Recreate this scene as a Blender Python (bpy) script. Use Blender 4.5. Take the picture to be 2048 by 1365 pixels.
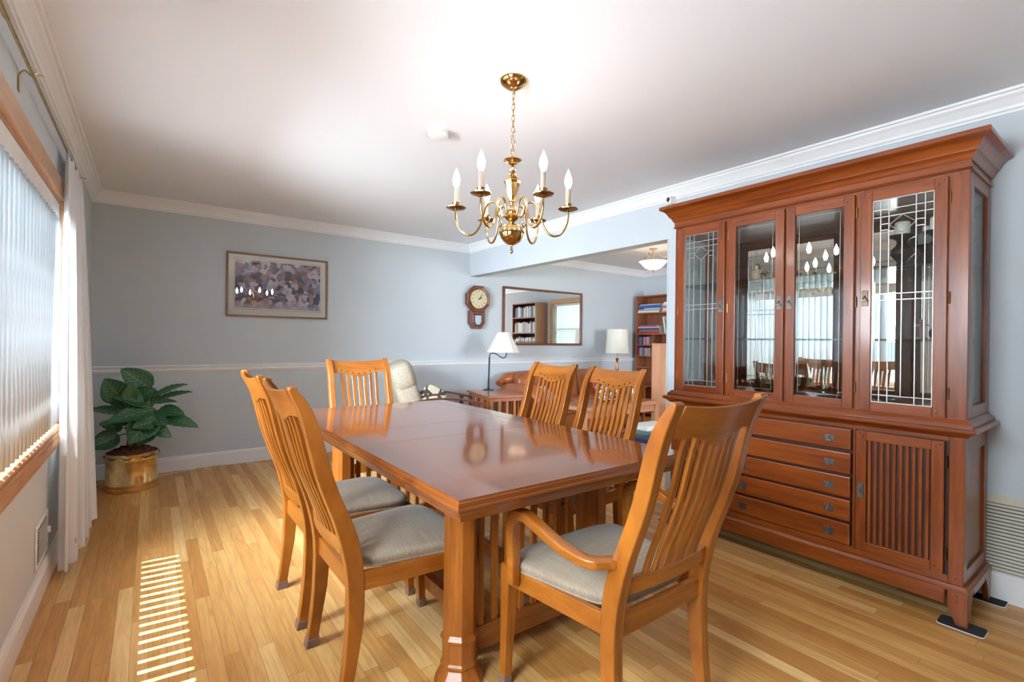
import bpy, bmesh, math, random
from mathutils import Vector, Matrix
from math import sin, cos, pi, radians
random.seed(7)
SC = bpy.context.scene
for o in list(bpy.data.objects): bpy.data.objects.remove(o, do_unlink=True)

# ------------------------------------------------------------------ camera
YAW, PITCH, ROLL, CAMZ, FPX = 0.6396, -0.0004, -0.0124, 1.2198, 971.08
def set_camera():
    f = Vector((sin(YAW)*cos(PITCH), cos(YAW)*cos(PITCH), sin(PITCH)))
    r = Vector((cos(YAW), -sin(YAW), 0)); d = f.cross(r)
    c, s = cos(ROLL), sin(ROLL)
    r2 = c*r + s*d; d2 = -s*r + c*d
    cam = bpy.data.cameras.new('camera'); co = bpy.data.objects.new('camera', cam)
    SC.collection.objects.link(co)
    cam.sensor_width = 36; cam.lens = 36*FPX/2048; cam.clip_start = 0.02
    m = Matrix((( r2.x, -d2.x, -f.x, 0), (r2.y, -d2.y, -f.y, 0), (r2.z, -d2.z, -f.z, CAMZ), (0, 0, 0, 1)))
    co.matrix_world = m; SC.camera = co
set_camera()
SC.view_settings.view_transform = 'Standard'; SC.view_settings.look = 'None'
SC.view_settings.gamma = 1; SC.view_settings.use_curve_mapping = False
SC.view_settings.exposure = 0.40

# ------------------------------------------------------------------ world, sun, daylight
W = bpy.data.worlds.new('sky'); SC.world = W; W.use_nodes = True
wn = W.node_tree.nodes['Background']; wn.inputs[0].default_value = (0.62, 0.79, 1.0, 1); wn.inputs[1].default_value = 1.6
def sun(direction, strength, angle=0.009, col=(1, .93, .80)):
    l = bpy.data.lights.new('sun', 'SUN'); l.energy = strength; l.angle = angle; l.color = col
    o = bpy.data.objects.new('sun', l); SC.collection.objects.link(o)
    o.rotation_euler = Vector(direction).to_track_quat('-Z', 'Y').to_euler(); o.location = (-6, 0, 8)
sun((1, -0.07, -2.03), 110.0, .0045, (1, .97, .93))
def area(name, loc, direction, sx, sy, power, col):
    l = bpy.data.lights.new(name, 'AREA'); l.shape = 'RECTANGLE'; l.size = sx; l.size_y = sy; l.energy = power; l.color = col
    o = bpy.data.objects.new(name, l); SC.collection.objects.link(o)
    o.location = loc; o.rotation_euler = Vector(direction).to_track_quat('-Z', 'Y').to_euler()
# daylight outside the glass of each window; the living front one is added fill
area('daylight_dining_window', (-1.05, 2.5, 1.75), (1, .10, -0.55), 1.8, 1.1, 600, (0.80, 0.91, 1.0))
area('daylight_second_window', (-1.05, .65, 1.75), (1, 0.1, -0.55), 1.2, 1.1, 130, (0.80, 0.91, 1.0))
area('daylight_living_window', (7.75, 3.4, 3.0), (-1, 0, -0.85), 1.6, 1.6, 300, (0.86, 0.93, 1.0))
area('fill_living_front', (5.0, -1.95, 1.5), (0.0, 1, 0.0), 1.8, 1.4, 140, (0.93, 0.96, 1.0))  # unseen fill light behind an added opening, brightens the living room
CHANDELIER_EMIT = 68.0
CEIL_EMIT = 6.0

# ------------------------------------------------------------------ materials
MATS = {}
def base_mat(name):
    m = bpy.data.materials.new(name); m.use_nodes = True
    nt = m.node_tree; b = nt.nodes['Principled BSDF']
    MATS[name] = m
    return m, nt, b
def plain(name, col, rough=.5, metal=0, var=.04, vscale=6, bump=0, bscale=200, coat=0, emit=None, estr=0, trans=None, spec=None):
    m, nt, b = base_mat(name)
    b.inputs['Roughness'].default_value = rough; b.inputs['Metallic'].default_value = metal
    b.inputs['Coat Weight'].default_value = coat; b.inputs['Coat Roughness'].default_value = .1
    if spec is not None: b.inputs['Specular IOR Level'].default_value = spec
    tc = nt.nodes.new('ShaderNodeTexCoord'); n = nt.nodes.new('ShaderNodeTexNoise'); n.inputs['Scale'].default_value = vscale
    nt.links.new(tc.outputs['Object'], n.inputs['Vector'])
    r = nt.nodes.new('ShaderNodeValToRGB')
    r.color_ramp.elements[0].color = (*[max(0, c*(1-var)) for c in col], 1); r.color_ramp.elements[1].color = (*[min(1, c*(1+var)) for c in col], 1)
    r.color_ramp.elements[0].position = .35; r.color_ramp.elements[1].position = .65
    nt.links.new(n.outputs['Fac'], r.inputs['Fac']); nt.links.new(r.outputs['Color'], b.inputs['Base Color'])
    if bump:
        n2 = nt.nodes.new('ShaderNodeTexNoise'); n2.inputs['Scale'].default_value = bscale; nt.links.new(tc.outputs['Object'], n2.inputs['Vector'])
        bp = nt.nodes.new('ShaderNodeBump'); bp.inputs['Strength'].default_value = bump; bp.inputs['Distance'].default_value = .002
        nt.links.new(n2.outputs['Fac'], bp.inputs['Height']); nt.links.new(bp.outputs['Normal'], b.inputs['Normal'])
    if emit: b.inputs['Emission Color'].default_value = (*emit, 1); b.inputs['Emission Strength'].default_value = estr
    return m
def wood(name, c1, c2, axis='z', rough=.3, coat=.5, scale=1.0, coatr=.12, bumpy=0):
    m, nt, b = base_mat(name)
    b.inputs['Roughness'].default_value = rough; b.inputs['Coat Weight'].default_value = coat; b.inputs['Coat Roughness'].default_value = coatr
    tc = nt.nodes.new('ShaderNodeTexCoord'); oi = nt.nodes.new('ShaderNodeObjectInfo')
    add = nt.nodes.new('ShaderNodeVectorMath'); add.operation = 'ADD'
    mul = nt.nodes.new('ShaderNodeVectorMath'); mul.operation = 'SCALE'; mul.inputs['Scale'].default_value = 7.0
    comb = nt.nodes.new('ShaderNodeCombineXYZ')
    for i in range(3): nt.links.new(oi.outputs['Random'], comb.inputs[i])
    nt.links.new(comb.outputs[0], mul.inputs[0]); nt.links.new(tc.outputs['Object'], add.inputs[0]); nt.links.new(mul.outputs[0], add.inputs[1])
    mp = nt.nodes.new('ShaderNodeMapping'); s = {'x': (1.3, 16, 16), 'y': (16, 1.3, 16), 'z': (16, 16, 1.3), 'c': (2.5, 18, 1.3)}[axis]
    mp.inputs['Scale'].default_value = tuple(v*scale for v in s); nt.links.new(add.outputs[0], mp.inputs['Vector'])
    n = nt.nodes.new('ShaderNodeTexNoise'); n.inputs['Scale'].default_value = 1.6; n.inputs['Detail'].default_value = 5; n.inputs['Distortion'].default_value = .6
    nt.links.new(mp.outputs[0], n.inputs['Vector'])
    n2 = nt.nodes.new('ShaderNodeTexNoise'); n2.inputs['Scale'].default_value = 9; n2.inputs['Detail'].default_value = 3
    nt.links.new(mp.outputs[0], n2.inputs['Vector'])
    mx = nt.nodes.new('ShaderNodeMix'); mx.inputs[0].default_value = .3
    nt.links.new(n.outputs['Fac'], mx.inputs[2]); nt.links.new(n2.outputs['Fac'], mx.inputs[3])
    r = nt.nodes.new('ShaderNodeValToRGB'); r.color_ramp.elements[0].position = .34; r.color_ramp.elements[1].position = .66
    r.color_ramp.elements[0].color = (*c1, 1); r.color_ramp.elements[1].color = (*c2, 1)
    nt.links.new(mx.outputs[0], r.inputs['Fac']); nt.links.new(r.outputs['Color'], b.inputs['Base Color'])
    return m
M = {}
M['wall'] = plain('wall_paint', (.555, .605, .655), .85, var=.012, vscale=1.5, bump=.08, bscale=300)
M['wall_right'] = M['wall']
M['ceiling'] = plain('ceiling_paint', (.82, .84, .885), .9, var=.01, vscale=1, bump=.05, bscale=250)
M['trim'] = plain('white_trim_paint', (.82, .83, .85), .42, var=.01)
M['chair'] = wood('honey_chair_wood', (.20, .046, .004), (.45, .150, .017), 'c', .28, .35)
M['chair_y'] = wood('honey_chair_wood_cross', (.26, .070, .006), (.44, .146, .017), 'y', .28, .35)
M['chair_x'] = wood('honey_chair_wood_rail', (.24, .062, .005), (.41, .132, .015), 'x', .28, .35)
M['top'] = wood('cherry_table_top', (.20, .050, .015), (.30, .085, .028), 'x', .11, .45, .6, .05)
M['top_band'] = wood('cherry_table_band', (.15, .034, .010), (.23, .060, .019), 'y', .11, .45, .6, .05)
M['table_edge'] = wood('cherry_table_edge', (.22, .056, .009), (.34, .098, .018), 'y', .22, .5)
M['table_edge_x'] = wood('cherry_table_edge_end', (.19, .046, .007), (.28, .078, .013), 'x', .22, .5)
M['table_leg'] = wood('honey_table_leg', (.24, .060, .006), (.42, .135, .018), 'z', .32, .15)
M['table_rail'] = wood('honey_table_rail', (.22, .055, .008), (.33, .095, .015), 'x', .25, .6)
M['hutch'] = wood('cherry_hutch_wood', (.14, .024, .003), (.28, .062, .007), 'z', .30, .25)
M['hutch_y'] = wood('cherry_hutch_wood_cross', (.15, .026, .003), (.30, .066, .007), 'y', .30, .25)
M['hutch_dark'] = wood('cherry_recess_shade', (.035, .007, .003), (.06, .012, .005), 'z', .4, .2)  # cherry darkened so that the shade of recesses is in the colour
M['casing'] = wood('light_oak_casing', (.50, .27, .13), (.66, .40, .22), 'y', .35, .3)
M['sill'] = wood('varnished_sill_wood', (.42, .21, .10), (.60, .34, .18), 'y', .45, .10, 1.0, .10)
M['sill'].node_tree.nodes['Principled BSDF'].inputs['Specular IOR Level'].default_value = .3
M['mahog'] = wood('mahogany_frame_wood', (.11, .030, .016), (.19, .055, .026), 'z', .35, .4)
M['mahog_x'] = wood('mahogany_frame_wood_cross', (.11, .030, .016), (.19, .055, .026), 'x', .35, .4)
M['teak'] = wood('bookcase_wood', (.26, .080, .033), (.36, .125, .055), 'z', .4, .2)
M['teak_y'] = wood('bookcase_shelf_wood', (.26, .080, .033), (.36, .125, .055), 'y', .4, .2)
M['lightteak'] = wood('pale_panel_wood', (.42, .19, .095), (.54, .27, .15), 'z', .4, .2)
M['lightteak_x'] = wood('pale_bench_wood', (.40, .17, .08), (.52, .25, .13), 'x', .4, .2)
M['endtab'] = wood('end_table_wood', (.30, .09, .04), (.42, .14, .06), 'x', .3, .4)
M['goldframe'] = wood('thin_gold_brown_frame', (.17, .075, .028), (.27, .13, .05), 'x', .35, .3)
M['brass'] = plain('polished_brass', (.66, .44, .17), .13, 1, var=.06, vscale=8)
M['antique'] = plain('aged_brass', (.50, .36, .16), .28, 1, var=.12, vscale=25)
M['brasspot'] = plain('hammered_brass', (.78, .56, .25), .20, 1, var=.22, vscale=14, bump=.22, bscale=45)
M['bronze'] = plain('dark_bronze', (.12, .08, .055), .35, .9, var=.2, vscale=10)
M['pewter'] = plain('pewter_handle_metal', (.16, .155, .15), .4, .85, var=.2, vscale=50)
M['lead'] = plain('silver_leading', (.50, .50, .49), .33, .8)
M['candle'] = plain('ivory_candle_sleeve', (.40, .31, .25), .5)
M['bobeche'] = plain('dark_gold_bobeche', (.36, .22, .11), .22, 1, var=.1, vscale=20)
M['bulb'] = plain('lit_candle_bulb', (1, .9, .75), .3, emit=(1, .93, .87), estr=CHANDELIER_EMIT)
M['white'] = plain('white_plastic', (.80, .80, .79), .4)
M['black'] = plain('black_plastic', (.012, .012, .013), .35)
M['fabric'] = None
M['felt'] = plain('dark_felt', (.02, .022, .024), .95)
M['sock'] = plain('clear_chair_foot_cap', (.20, .12, .11), .25, coat=.5)
M['copper'] = plain('copper_metal', (.62, .27, .12), .25, .9, var=.15, vscale=9)
M['terra'] = plain('terracotta_glaze', (.42, .10, .045), .3, coat=.4)
M['ceramic'] = plain('cream_figurine_ceramic', (.62, .44, .33), .45, var=.15, vscale=20)
M['wax'] = plain('white_wax', (.85, .83, .78), .5)
M['soil'] = plain('brown_coir_moss', (.13, .045, .025), .95, var=.5, vscale=60, bump=1, bscale=90)
M['stem'] = plain('green_stem', (.16, .20, .05), .5, var=.3)
M['shade'] = plain('cream_lamp_shade', (.80, .77, .70), .8, bump=.1, bscale=400)
M['blackmetal'] = plain('black_iron', (.03, .035, .045), .35, .6)
M['leather'] = plain('cognac_leather', (.32, .088, .024), .33, var=.22, vscale=5, bump=.25, bscale=60, coat=.2)
M['reclfab'] = plain('cream_recliner_fabric', (.53, .46, .36), .95, var=.12, vscale=60, bump=.4, bscale=500)
M['cord'] = plain('white_cable_plastic', (.75, .70, .62), .5)
M['grille'] = plain('beige_grille_paint', (.62, .57, .48), .5)
M['dark'] = plain('dark_void', (.012, .012, .012), .9)
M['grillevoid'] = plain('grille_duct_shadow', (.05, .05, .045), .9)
M['frame_white'] = plain('white_window_vinyl', (.82, .83, .84), .35)
M['grass'] = plain('lawn', (.10, .20, .05), .95, var=.4, vscale=3)
M['siding'] = plain('soffit_paint', (.7, .7, .68), .7)
M['bark'] = plain('bark', (.12, .08, .05), .95, var=.3, vscale=20)
M['foliage'] = plain('tree_leaves', (.10, .24, .05), .7, var=.5, vscale=4)
M['redcloth'] = plain('red_cloth', (.40, .06, .04), .9)
M['clear_glassware'] = None

def fabric_mat(name, c, c2, tint=None):
    m, nt, b = base_mat(name)
    b.inputs['Roughness'].default_value = .9; b.inputs['Sheen Weight'].default_value = .25
    tc = nt.nodes.new('ShaderNodeTexCoord')
    outs = []
    for ax, sc_ in (((1.5, 90, 1), 6), ((90, 1.5, 1), 6)):
        mp = nt.nodes.new('ShaderNodeMapping'); mp.inputs['Scale'].default_value = ax; nt.links.new(tc.outputs['Object'], mp.inputs['Vector'])
        n = nt.nodes.new('ShaderNodeTexNoise'); n.inputs['Scale'].default_value = sc_; n.inputs['Detail'].default_value = 2
        nt.links.new(mp.outputs[0], n.inputs['Vector']); outs.append(n.outputs['Fac'])
    mx = nt.nodes.new('ShaderNodeMath'); mx.operation = 'ADD'; nt.links.new(outs[0], mx.inputs[0]); nt.links.new(outs[1], mx.inputs[1])
    h = nt.nodes.new('ShaderNodeMath'); h.operation = 'MULTIPLY'; h.inputs[1].default_value = .5; nt.links.new(mx.outputs[0], h.inputs[0])
    r = nt.nodes.new('ShaderNodeValToRGB'); r.color_ramp.elements[0].position = .38; r.color_ramp.elements[1].position = .6
    r.color_ramp.elements[0].color = (*c, 1); r.color_ramp.elements[1].color = (*c2, 1)
    nt.links.new(h.outputs[0], r.inputs['Fac']); nt.links.new(r.outputs['Color'], b.inputs['Base Color'])
    bp = nt.nodes.new('ShaderNodeBump'); bp.inputs['Strength'].default_value = .3; bp.inputs['Distance'].default_value = .001
    nt.links.new(h.outputs[0], bp.inputs['Height']); nt.links.new(bp.outputs['Normal'], b.inputs['Normal'])
    return m
M['fabric'] = fabric_mat('beige_linen_weave', (.235, .172, .118), (.35, .27, .195))

def glass(name, tint=(1, 1, 1), refl=.06, rough=0.0):
    m = bpy.data.materials.new(name); m.use_nodes = True; nt = m.node_tree
    nt.nodes.clear()
    out = nt.nodes.new('ShaderNodeOutputMaterial'); tr = nt.nodes.new('ShaderNodeBsdfTransparent'); gl = nt.nodes.new('ShaderNodeBsdfGlossy')
    tr.inputs[0].default_value = (*tint, 1); gl.inputs['Roughness'].default_value = rough
    fr = nt.nodes.new('ShaderNodeLayerWeight'); fr.inputs['Blend'].default_value = .25
    mr = nt.nodes.new('ShaderNodeMapRange'); mr.inputs['To Min'].default_value = refl; mr.inputs['To Max'].default_value = .75
    nt.links.new(fr.outputs['Fresnel'], mr.inputs['Value'])
    mx = nt.nodes.new('ShaderNodeMixShader'); nt.links.new(mr.outputs[0], mx.inputs[0]); nt.links.new(tr.outputs[0], mx.inputs[1]); nt.links.new(gl.outputs[0], mx.inputs[2])
    nt.links.new(mx.outputs[0], out.inputs[0]); return m
M['glass'] = glass('clear_glass', (.97, .99, .985), .04)
M['winglass'] = glass('window_glass', (.97, .985, .98), .03)
M['shelfglass'] = glass('glass_shelf', (.80, .93, .89), .10)
M['greenglass'] = glass('green_tinted_glass', (.45, .75, .60), .15)
M['artglass'] = glass('picture_glass', (1, 1, 1), .05)
def mirror(name, c=.86):
    m, nt, b = base_mat(name); b.inputs['Base Color'].default_value = (c, c*1.01, c, 1); b.inputs['Metallic'].default_value = 1; b.inputs['Roughness'].default_value = .0
    return m
M['mirror'] = mirror('mirror_silvering', .80)
M['mirror2'] = mirror('cabinet_mirror_silvering', .80)
def translucent(name, col, t=.5, alpha=0.0, streak=None):
    m = bpy.data.materials.new(name); m.use_nodes = True; nt = m.node_tree; nt.nodes.clear()
    out = nt.nodes.new('ShaderNodeOutputMaterial'); d = nt.nodes.new('ShaderNodeBsdfDiffuse'); tl = nt.nodes.new('ShaderNodeBsdfTranslucent'); tp = nt.nodes.new('ShaderNodeBsdfTransparent')
    if streak:
        tc = nt.nodes.new('ShaderNodeTexCoord'); mp = nt.nodes.new('ShaderNodeMapping'); mp.inputs['Scale'].default_value = streak
        n = nt.nodes.new('ShaderNodeTexNoise'); n.inputs['Scale'].default_value = 3; n.inputs['Detail'].default_value = 4
        r = nt.nodes.new('ShaderNodeValToRGB'); r.color_ramp.elements[0].position = .35; r.color_ramp.elements[1].position = .65
        r.color_ramp.elements[0].color = (*[c*.82 for c in col], 1); r.color_ramp.elements[1].color = (*col, 1)
        nt.links.new(tc.outputs['Object'], mp.inputs[0]); nt.links.new(mp.outputs[0], n.inputs[0]); nt.links.new(n.outputs['Fac'], r.inputs[0])
        nt.links.new(r.outputs[0], d.inputs[0]); nt.links.new(r.outputs[0], tl.inputs[0])
    else:
        d.inputs[0].default_value = (*col, 1); tl.inputs[0].default_value = (*col, 1)
    m1 = nt.nodes.new('ShaderNodeMixShader'); m1.inputs[0].default_value = t
    nt.links.new(d.outputs[0], m1.inputs[1]); nt.links.new(tl.outputs[0], m1.inputs[2])
    m2 = nt.nodes.new('ShaderNodeMixShader'); m2.inputs[0].default_value = alpha
    nt.links.new(m1.outputs[0], m2.inputs[1]); nt.links.new(tp.outputs[0], m2.inputs[2]); nt.links.new(m2.outputs[0], out.inputs[0])
    return m
M['blind'] = translucent('white_textured_vinyl', (.62, .66, .69), .22, 0, (60, 60, 3))
M['hblind'] = translucent('white_blind_slat', (.85, .86, .86), .3)
M['sheer'] = translucent('white_sheer_voile', (.80, .82, .85), .14, .05)
M['bowl'] = None
def bowl_mat():
    m, nt, b = base_mat('alabaster_glass_lit'); b.inputs['Base Color'].default_value = (.95, .85, .72, 1); b.inputs['Roughness'].default_value = .3
    b.inputs['Emission Color'].default_value = (1, .78, .58, 1); b.inputs['Emission Strength'].default_value = CEIL_EMIT * .22
    return m
M['bowl'] = bowl_mat()

def floor_mat():
    m, nt, b = base_mat('strip_oak_floor')
    L = nt.links.new; N = nt.nodes.new
    def math_(op, a, bb=None, **k):
        n = N('ShaderNodeMath'); n.operation = op
        for i, v in enumerate((a, bb)):
            if v is None: continue
            if isinstance(v, (int, float)): n.inputs[i].default_value = v
            else: L(v, n.inputs[i])
        return n.outputs[0]
    geo = N('ShaderNodeNewGeometry'); sp = N('ShaderNodeSeparateXYZ'); L(geo.outputs['Position'], sp.inputs[0])
    u = math_('DIVIDE', math_('ADD', sp.outputs['X'], 10.0), .0575); ui = math_('FLOOR', u); uf = math_('FRACT', u)
    w1 = N('ShaderNodeTexWhiteNoise'); w1.noise_dimensions = '1D'; L(ui, w1.inputs['W'])
    ln = math_('ADD', math_('MULTIPLY', w1.outputs['Value'], .7), .75)
    v = math_('ADD', math_('DIVIDE', math_('ADD', sp.outputs['Y'], 10.0), ln), math_('MULTIPLY', w1.outputs['Value'], 37.3))
    vi = math_('FLOOR', v); vf = math_('FRACT', v)
    cb = N('ShaderNodeCombineXYZ'); L(ui, cb.inputs[0]); L(vi, cb.inputs[1])
    w2 = N('ShaderNodeTexWhiteNoise'); w2.noise_dimensions = '3D'; L(cb.outputs[0], w2.inputs['Vector'])
    # grain
    off = N('ShaderNodeVectorMath'); off.operation = 'SCALE'; off.inputs['Scale'].default_value = 9; L(w2.outputs['Color'], off.inputs[0])
    ad = N('ShaderNodeVectorMath'); ad.operation = 'ADD'; L(geo.outputs['Position'], ad.inputs[0]); L(off.outputs[0], ad.inputs[1])
    mp = N('ShaderNodeMapping'); mp.inputs['Scale'].default_value = (22, 1.6, 1); L(ad.outputs[0], mp.inputs[0])
    g1 = N('ShaderNodeTexNoise'); g1.inputs['Scale'].default_value = 1.5; g1.inputs['Detail'].default_value = 6; g1.inputs['Distortion'].default_value = 1.6; L(mp.outputs[0], g1.inputs[0])
    mp2 = N('ShaderNodeMapping'); mp2.inputs['Scale'].default_value = (140, 4, 1); L(ad.outputs[0], mp2.inputs[0])
    g2 = N('ShaderNodeTexNoise'); g2.inputs['Scale'].default_value = 1.5; g2.inputs['Detail'].default_value = 3; L(mp2.outputs[0], g2.inputs[0])
    r1 = N('ShaderNodeValToRGB'); cr = r1.color_ramp
    cr.elements[0].position = 0; cr.elements[0].color = (.52, .235, .062, 1); cr.elements[1].position = 1; cr.elements[1].color = (.82, .545, .245, 1)
    for p_, c_ in ((.3, (.60, .30, .088, 1)), (.6, (.67, .36, .115, 1)), (.85, (.72, .42, .15, 1))):
        e = cr.elements.new(p_); e.color = c_
    L(w2.outputs['Value'], r1.inputs[0])
    r2 = N('ShaderNodeValToRGB'); r2.color_ramp.elements[0].position = .3; r2.color_ramp.elements[0].color = (.84, .77, .68, 1); r2.color_ramp.elements[1].position = .62; r2.color_ramp.elements[1].color = (1.05, 1.05, 1.05, 1)
    L(g1.outputs['Fac'], r2.inputs[0])
    mx = N('ShaderNodeMix'); mx.data_type = 'RGBA'; mx.blend_type = 'MULTIPLY'; mx.inputs[0].default_value = 1; L(r1.outputs[0], mx.inputs[6]); L(r2.outputs[0], mx.inputs[7])
    r3 = N('ShaderNodeValToRGB'); r3.color_ramp.elements[0].position = .3; r3.color_ramp.elements[0].color = (.88, .84, .8, 1); r3.color_ramp.elements[1].position = .5; r3.color_ramp.elements[1].color = (1, 1, 1, 1)
    L(g2.outputs['Fac'], r3.inputs[0])
    mx2 = N('ShaderNodeMix'); mx2.data_type = 'RGBA'; mx2.blend_type = 'MULTIPLY'; mx2.inputs[0].default_value = 1; L(mx.outputs[2], mx2.inputs[6]); L(r3.outputs[0], mx2.inputs[7])
    # gaps
    gu = math_('LESS_THAN', math_('MINIMUM', uf, math_('SUBTRACT', 1.0, uf)), .016)
    gv = math_('LESS_THAN', math_('MULTIPLY', math_('MINIMUM', vf, math_('SUBTRACT', 1.0, vf)), ln), .0012)
    gp = math_('MAXIMUM', gu, gv)
    mx3 = N('ShaderNodeMix'); mx3.data_type = 'RGBA'; L(math_('MULTIPLY', gp, .55), mx3.inputs[0]); L(mx2.outputs[2], mx3.inputs[6]); mx3.inputs[7].default_value = (.16, .07, .03, 1)
    L(mx3.outputs[2], b.inputs['Base Color'])
    b.inputs['Roughness'].default_value = .42; b.inputs['Coat Weight'].default_value = .12; b.inputs['Coat Roughness'].default_value = .2; b.inputs['Specular IOR Level'].default_value = .35
    bp = N('ShaderNodeBump'); bp.inputs['Strength'].default_value = .12; bp.inputs['Distance'].default_value = .001; bp.invert = True
    L(gp, bp.inputs['Height']); L(bp.outputs[0], b.inputs['Normal'])
    return m
M['floor'] = floor_mat()

# ------------------------------------------------------------------ mesh helpers
class MB:
    def __init__(s): s.bm = bmesh.new()
    def face(s, vs):
        try: s.bm.faces.new(vs)
        except ValueError: pass
    def box(s, x0, x1, y0, y1, z0, z1):
        x0, x1 = min(x0, x1), max(x0, x1); y0, y1 = min(y0, y1), max(y0, y1); z0, z1 = min(z0, z1), max(z0, z1)
        v = [s.bm.verts.new((x, y, z)) for z in (z0, z1) for y in (y0, y1) for x in (x0, x1)]
        for f in ((0, 2, 3, 1), (4, 5, 7, 6), (0, 1, 5, 4), (2, 6, 7, 3), (0, 4, 6, 2), (1, 3, 7, 5)): s.face([v[i] for i in f])
        return s
    def cbox(s, c, d): return s.box(c[0]-d[0]/2, c[0]+d[0]/2, c[1]-d[1]/2, c[1]+d[1]/2, c[2]-d[2]/2, c[2]+d[2]/2)
    def loft(s, rings, closed=True, caps=True, loop=False):
        R_ = [[s.bm.verts.new(p) for p in r] for r in rings]; n = len(R_[0])
        pairs = list(zip(R_[:-1], R_[1:])) + ([(R_[-1], R_[0])] if loop else [])
        for a, b in pairs:
            for i in range(n if closed else n-1):
                j = (i+1) % n; s.face([a[i], a[j], b[j], b[i]])
        if caps and closed and not loop: s.face(R_[0][::-1]); s.face(R_[-1])
        return s
    def prism(s, poly, axis, a, b):
        # poly 2D in remaining axes order (x:(y,z) y:(x,z) z:(x,y))
        f = {'x': lambda p, t: (t, p[0], p[1]), 'y': lambda p, t: (p[0], t, p[1]), 'z': lambda p, t: (p[0], p[1], t)}[axis]
        return s.loft([[f(p, a) for p in poly], [f(p, b) for p in poly]])
    def lathe(s, prof, c=(0, 0, 0), n=24, axis='z', sx=1, sy=1):
        rings = []
        for r, z in prof:
            ring = []
            for i in range(n):
                t = 2*pi*i/n; a, b = r*cos(t)*sx, r*sin(t)*sy
                p = (a, b, z) if axis == 'z' else ((z, a, b) if axis == 'x' else (a, z, b))
                ring.append((c[0]+p[0], c[1]+p[1], c[2]+p[2]))
            rings.append(ring)
        return s.loft(rings)
    def tube(s, pts, r, n=8, caps=True, loop=False):
        rings = []; P = [Vector(p) for p in pts]; m = len(P); prev = None
        for i, p in enumerate(P):
            if loop: t = (P[(i+1) % m]-P[i-1]).normalized()
            else: t = (P[min(i+1, m-1)]-P[max(i-1, 0)]).normalized()
            if prev is None:
                u = t.cross(Vector((0, 0, 1)));
                if u.length < .05: u = t.cross(Vector((0, 1, 0)))
            else: u = prev - t*prev.dot(t)
            u.normalize(); prev = u; w = t.cross(u)
            rr = r[i] if isinstance(r, (list, tuple)) else r
            rings.append([tuple(p+u*rr*cos(2*pi*k/n)+w*rr*sin(2*pi*k/n)) for k in range(n)])
        return s.loft(rings, caps=caps, loop=loop)
    def sweep(s, pts, w, h, side):
        # rectangular section: w along 'side' (projected), h across
        P = [Vector(p) for p in pts]; m = len(P); rings = []
        for i, p in enumerate(P):
            t = (P[min(i+1, m-1)]-P[max(i-1, 0)]).normalized(); sd = Vector(side[i] if isinstance(side, list) else side)
            u = (sd - t*sd.dot(t)).normalized(); v = t.cross(u)
            ww = w[i] if isinstance(w, (list, tuple)) else w; hh = h[i] if isinstance(h, (list, tuple)) else h
            c = min(ww, hh)*.12
            q = [(ww/2, hh/2-c), (ww/2-c, hh/2), (-ww/2+c, hh/2), (-ww/2, hh/2-c), (-ww/2, -hh/2+c), (-ww/2+c, -hh/2), (ww/2-c, -hh/2), (ww/2, -hh/2+c)]
            rings.append([tuple(p+u*a+v*b) for a, b in q])
        return s.loft(rings)
    def grid(s, fn, nu, nv, closed_u=False):
        V = [[s.bm.verts.new(fn(i/nu, j/nv)) for j in range(nv+1)] for i in range(nu if closed_u else nu+1)]
        for i in range(nu):
            for j in range(nv):
                a = V[i]; b = V[(i+1) % len(V)]; s.face([a[j], b[j], b[j+1], a[j+1]])
        return s
    def mesh(s, name):
        bmesh.ops.recalc_face_normals(s.bm, faces=s.bm.faces)
        me = bpy.data.meshes.new(name); s.bm.to_mesh(me); s.bm.free(); return me
def link(o, parent=None):
    SC.collection.objects.link(o)
    if parent: o.parent = parent
    return o
def build(name, mb, mat, parent=None, bevel=0, smooth=False, solid=0, subsurf=0, loc=None, bseg=2, flat_angle=40):
    me = mb.mesh(name); o = bpy.data.objects.new(name, me)
    ms = mat if isinstance(mat, (list, tuple)) else [mat]
    for m in ms: me.materials.append(m)
    link(o, parent)
    if loc: o.location = loc
    if smooth:
        me.polygons.foreach_set('use_smooth', [True]*len(me.polygons))
        try: me.set_sharp_from_angle(angle=radians(flat_angle))
        except Exception: pass
    if solid:
        md = o.modifiers.new('solid', 'SOLIDIFY'); md.thickness = solid; md.offset = 0
    if bevel:
        md = o.modifiers.new('bevel', 'BEVEL'); md.width = bevel; md.segments = bseg; md.limit_method = 'ANGLE'; md.angle_limit = radians(35); md.harden_normals = False
    if subsurf:
        md = o.modifiers.new('sub', 'SUBSURF'); md.levels = subsurf; md.render_levels = subsurf
    return o
def tag(o, label=None, cat=None, group=None, kind=None):
    if label: o['label'] = label
    if cat: o['category'] = cat
    if group: o['group'] = group
    if kind: o['kind'] = kind
    return o
def empty(name, loc=(0, 0, 0), rz=0, label=None, cat=None, group=None):
    o = bpy.data.objects.new(name, None); link(o); o.location = loc; o.rotation_euler = (0, 0, rz); o.empty_display_size = .1
    return tag(o, label, cat, group)
def copy_tree(o, parent=None):
    c = o.copy(); SC.collection.objects.link(c)
    if parent: c.parent = parent
    for ch in list(o.children): copy_tree(ch, c)
    return c
def struct(name, mb, mat, **k):
    o = build(name, mb, mat, **k); o['kind'] = 'structure'; return o
def catmull(pts, k=6):
    P = [Vector(p) for p in pts]; out = []
    for i in range(len(P)-1):
        p0 = P[max(i-1, 0)]; p1 = P[i]; p2 = P[i+1]; p3 = P[min(i+2, len(P)-1)]
        for j in range(k):
            t = j/k
            out.append(.5*((2*p1)+(-p0+p2)*t+(2*p0-5*p1+4*p2-p3)*t*t+(-p0+3*p1-3*p2+p3)*t**3))
    out.append(P[-1]); return out
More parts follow.
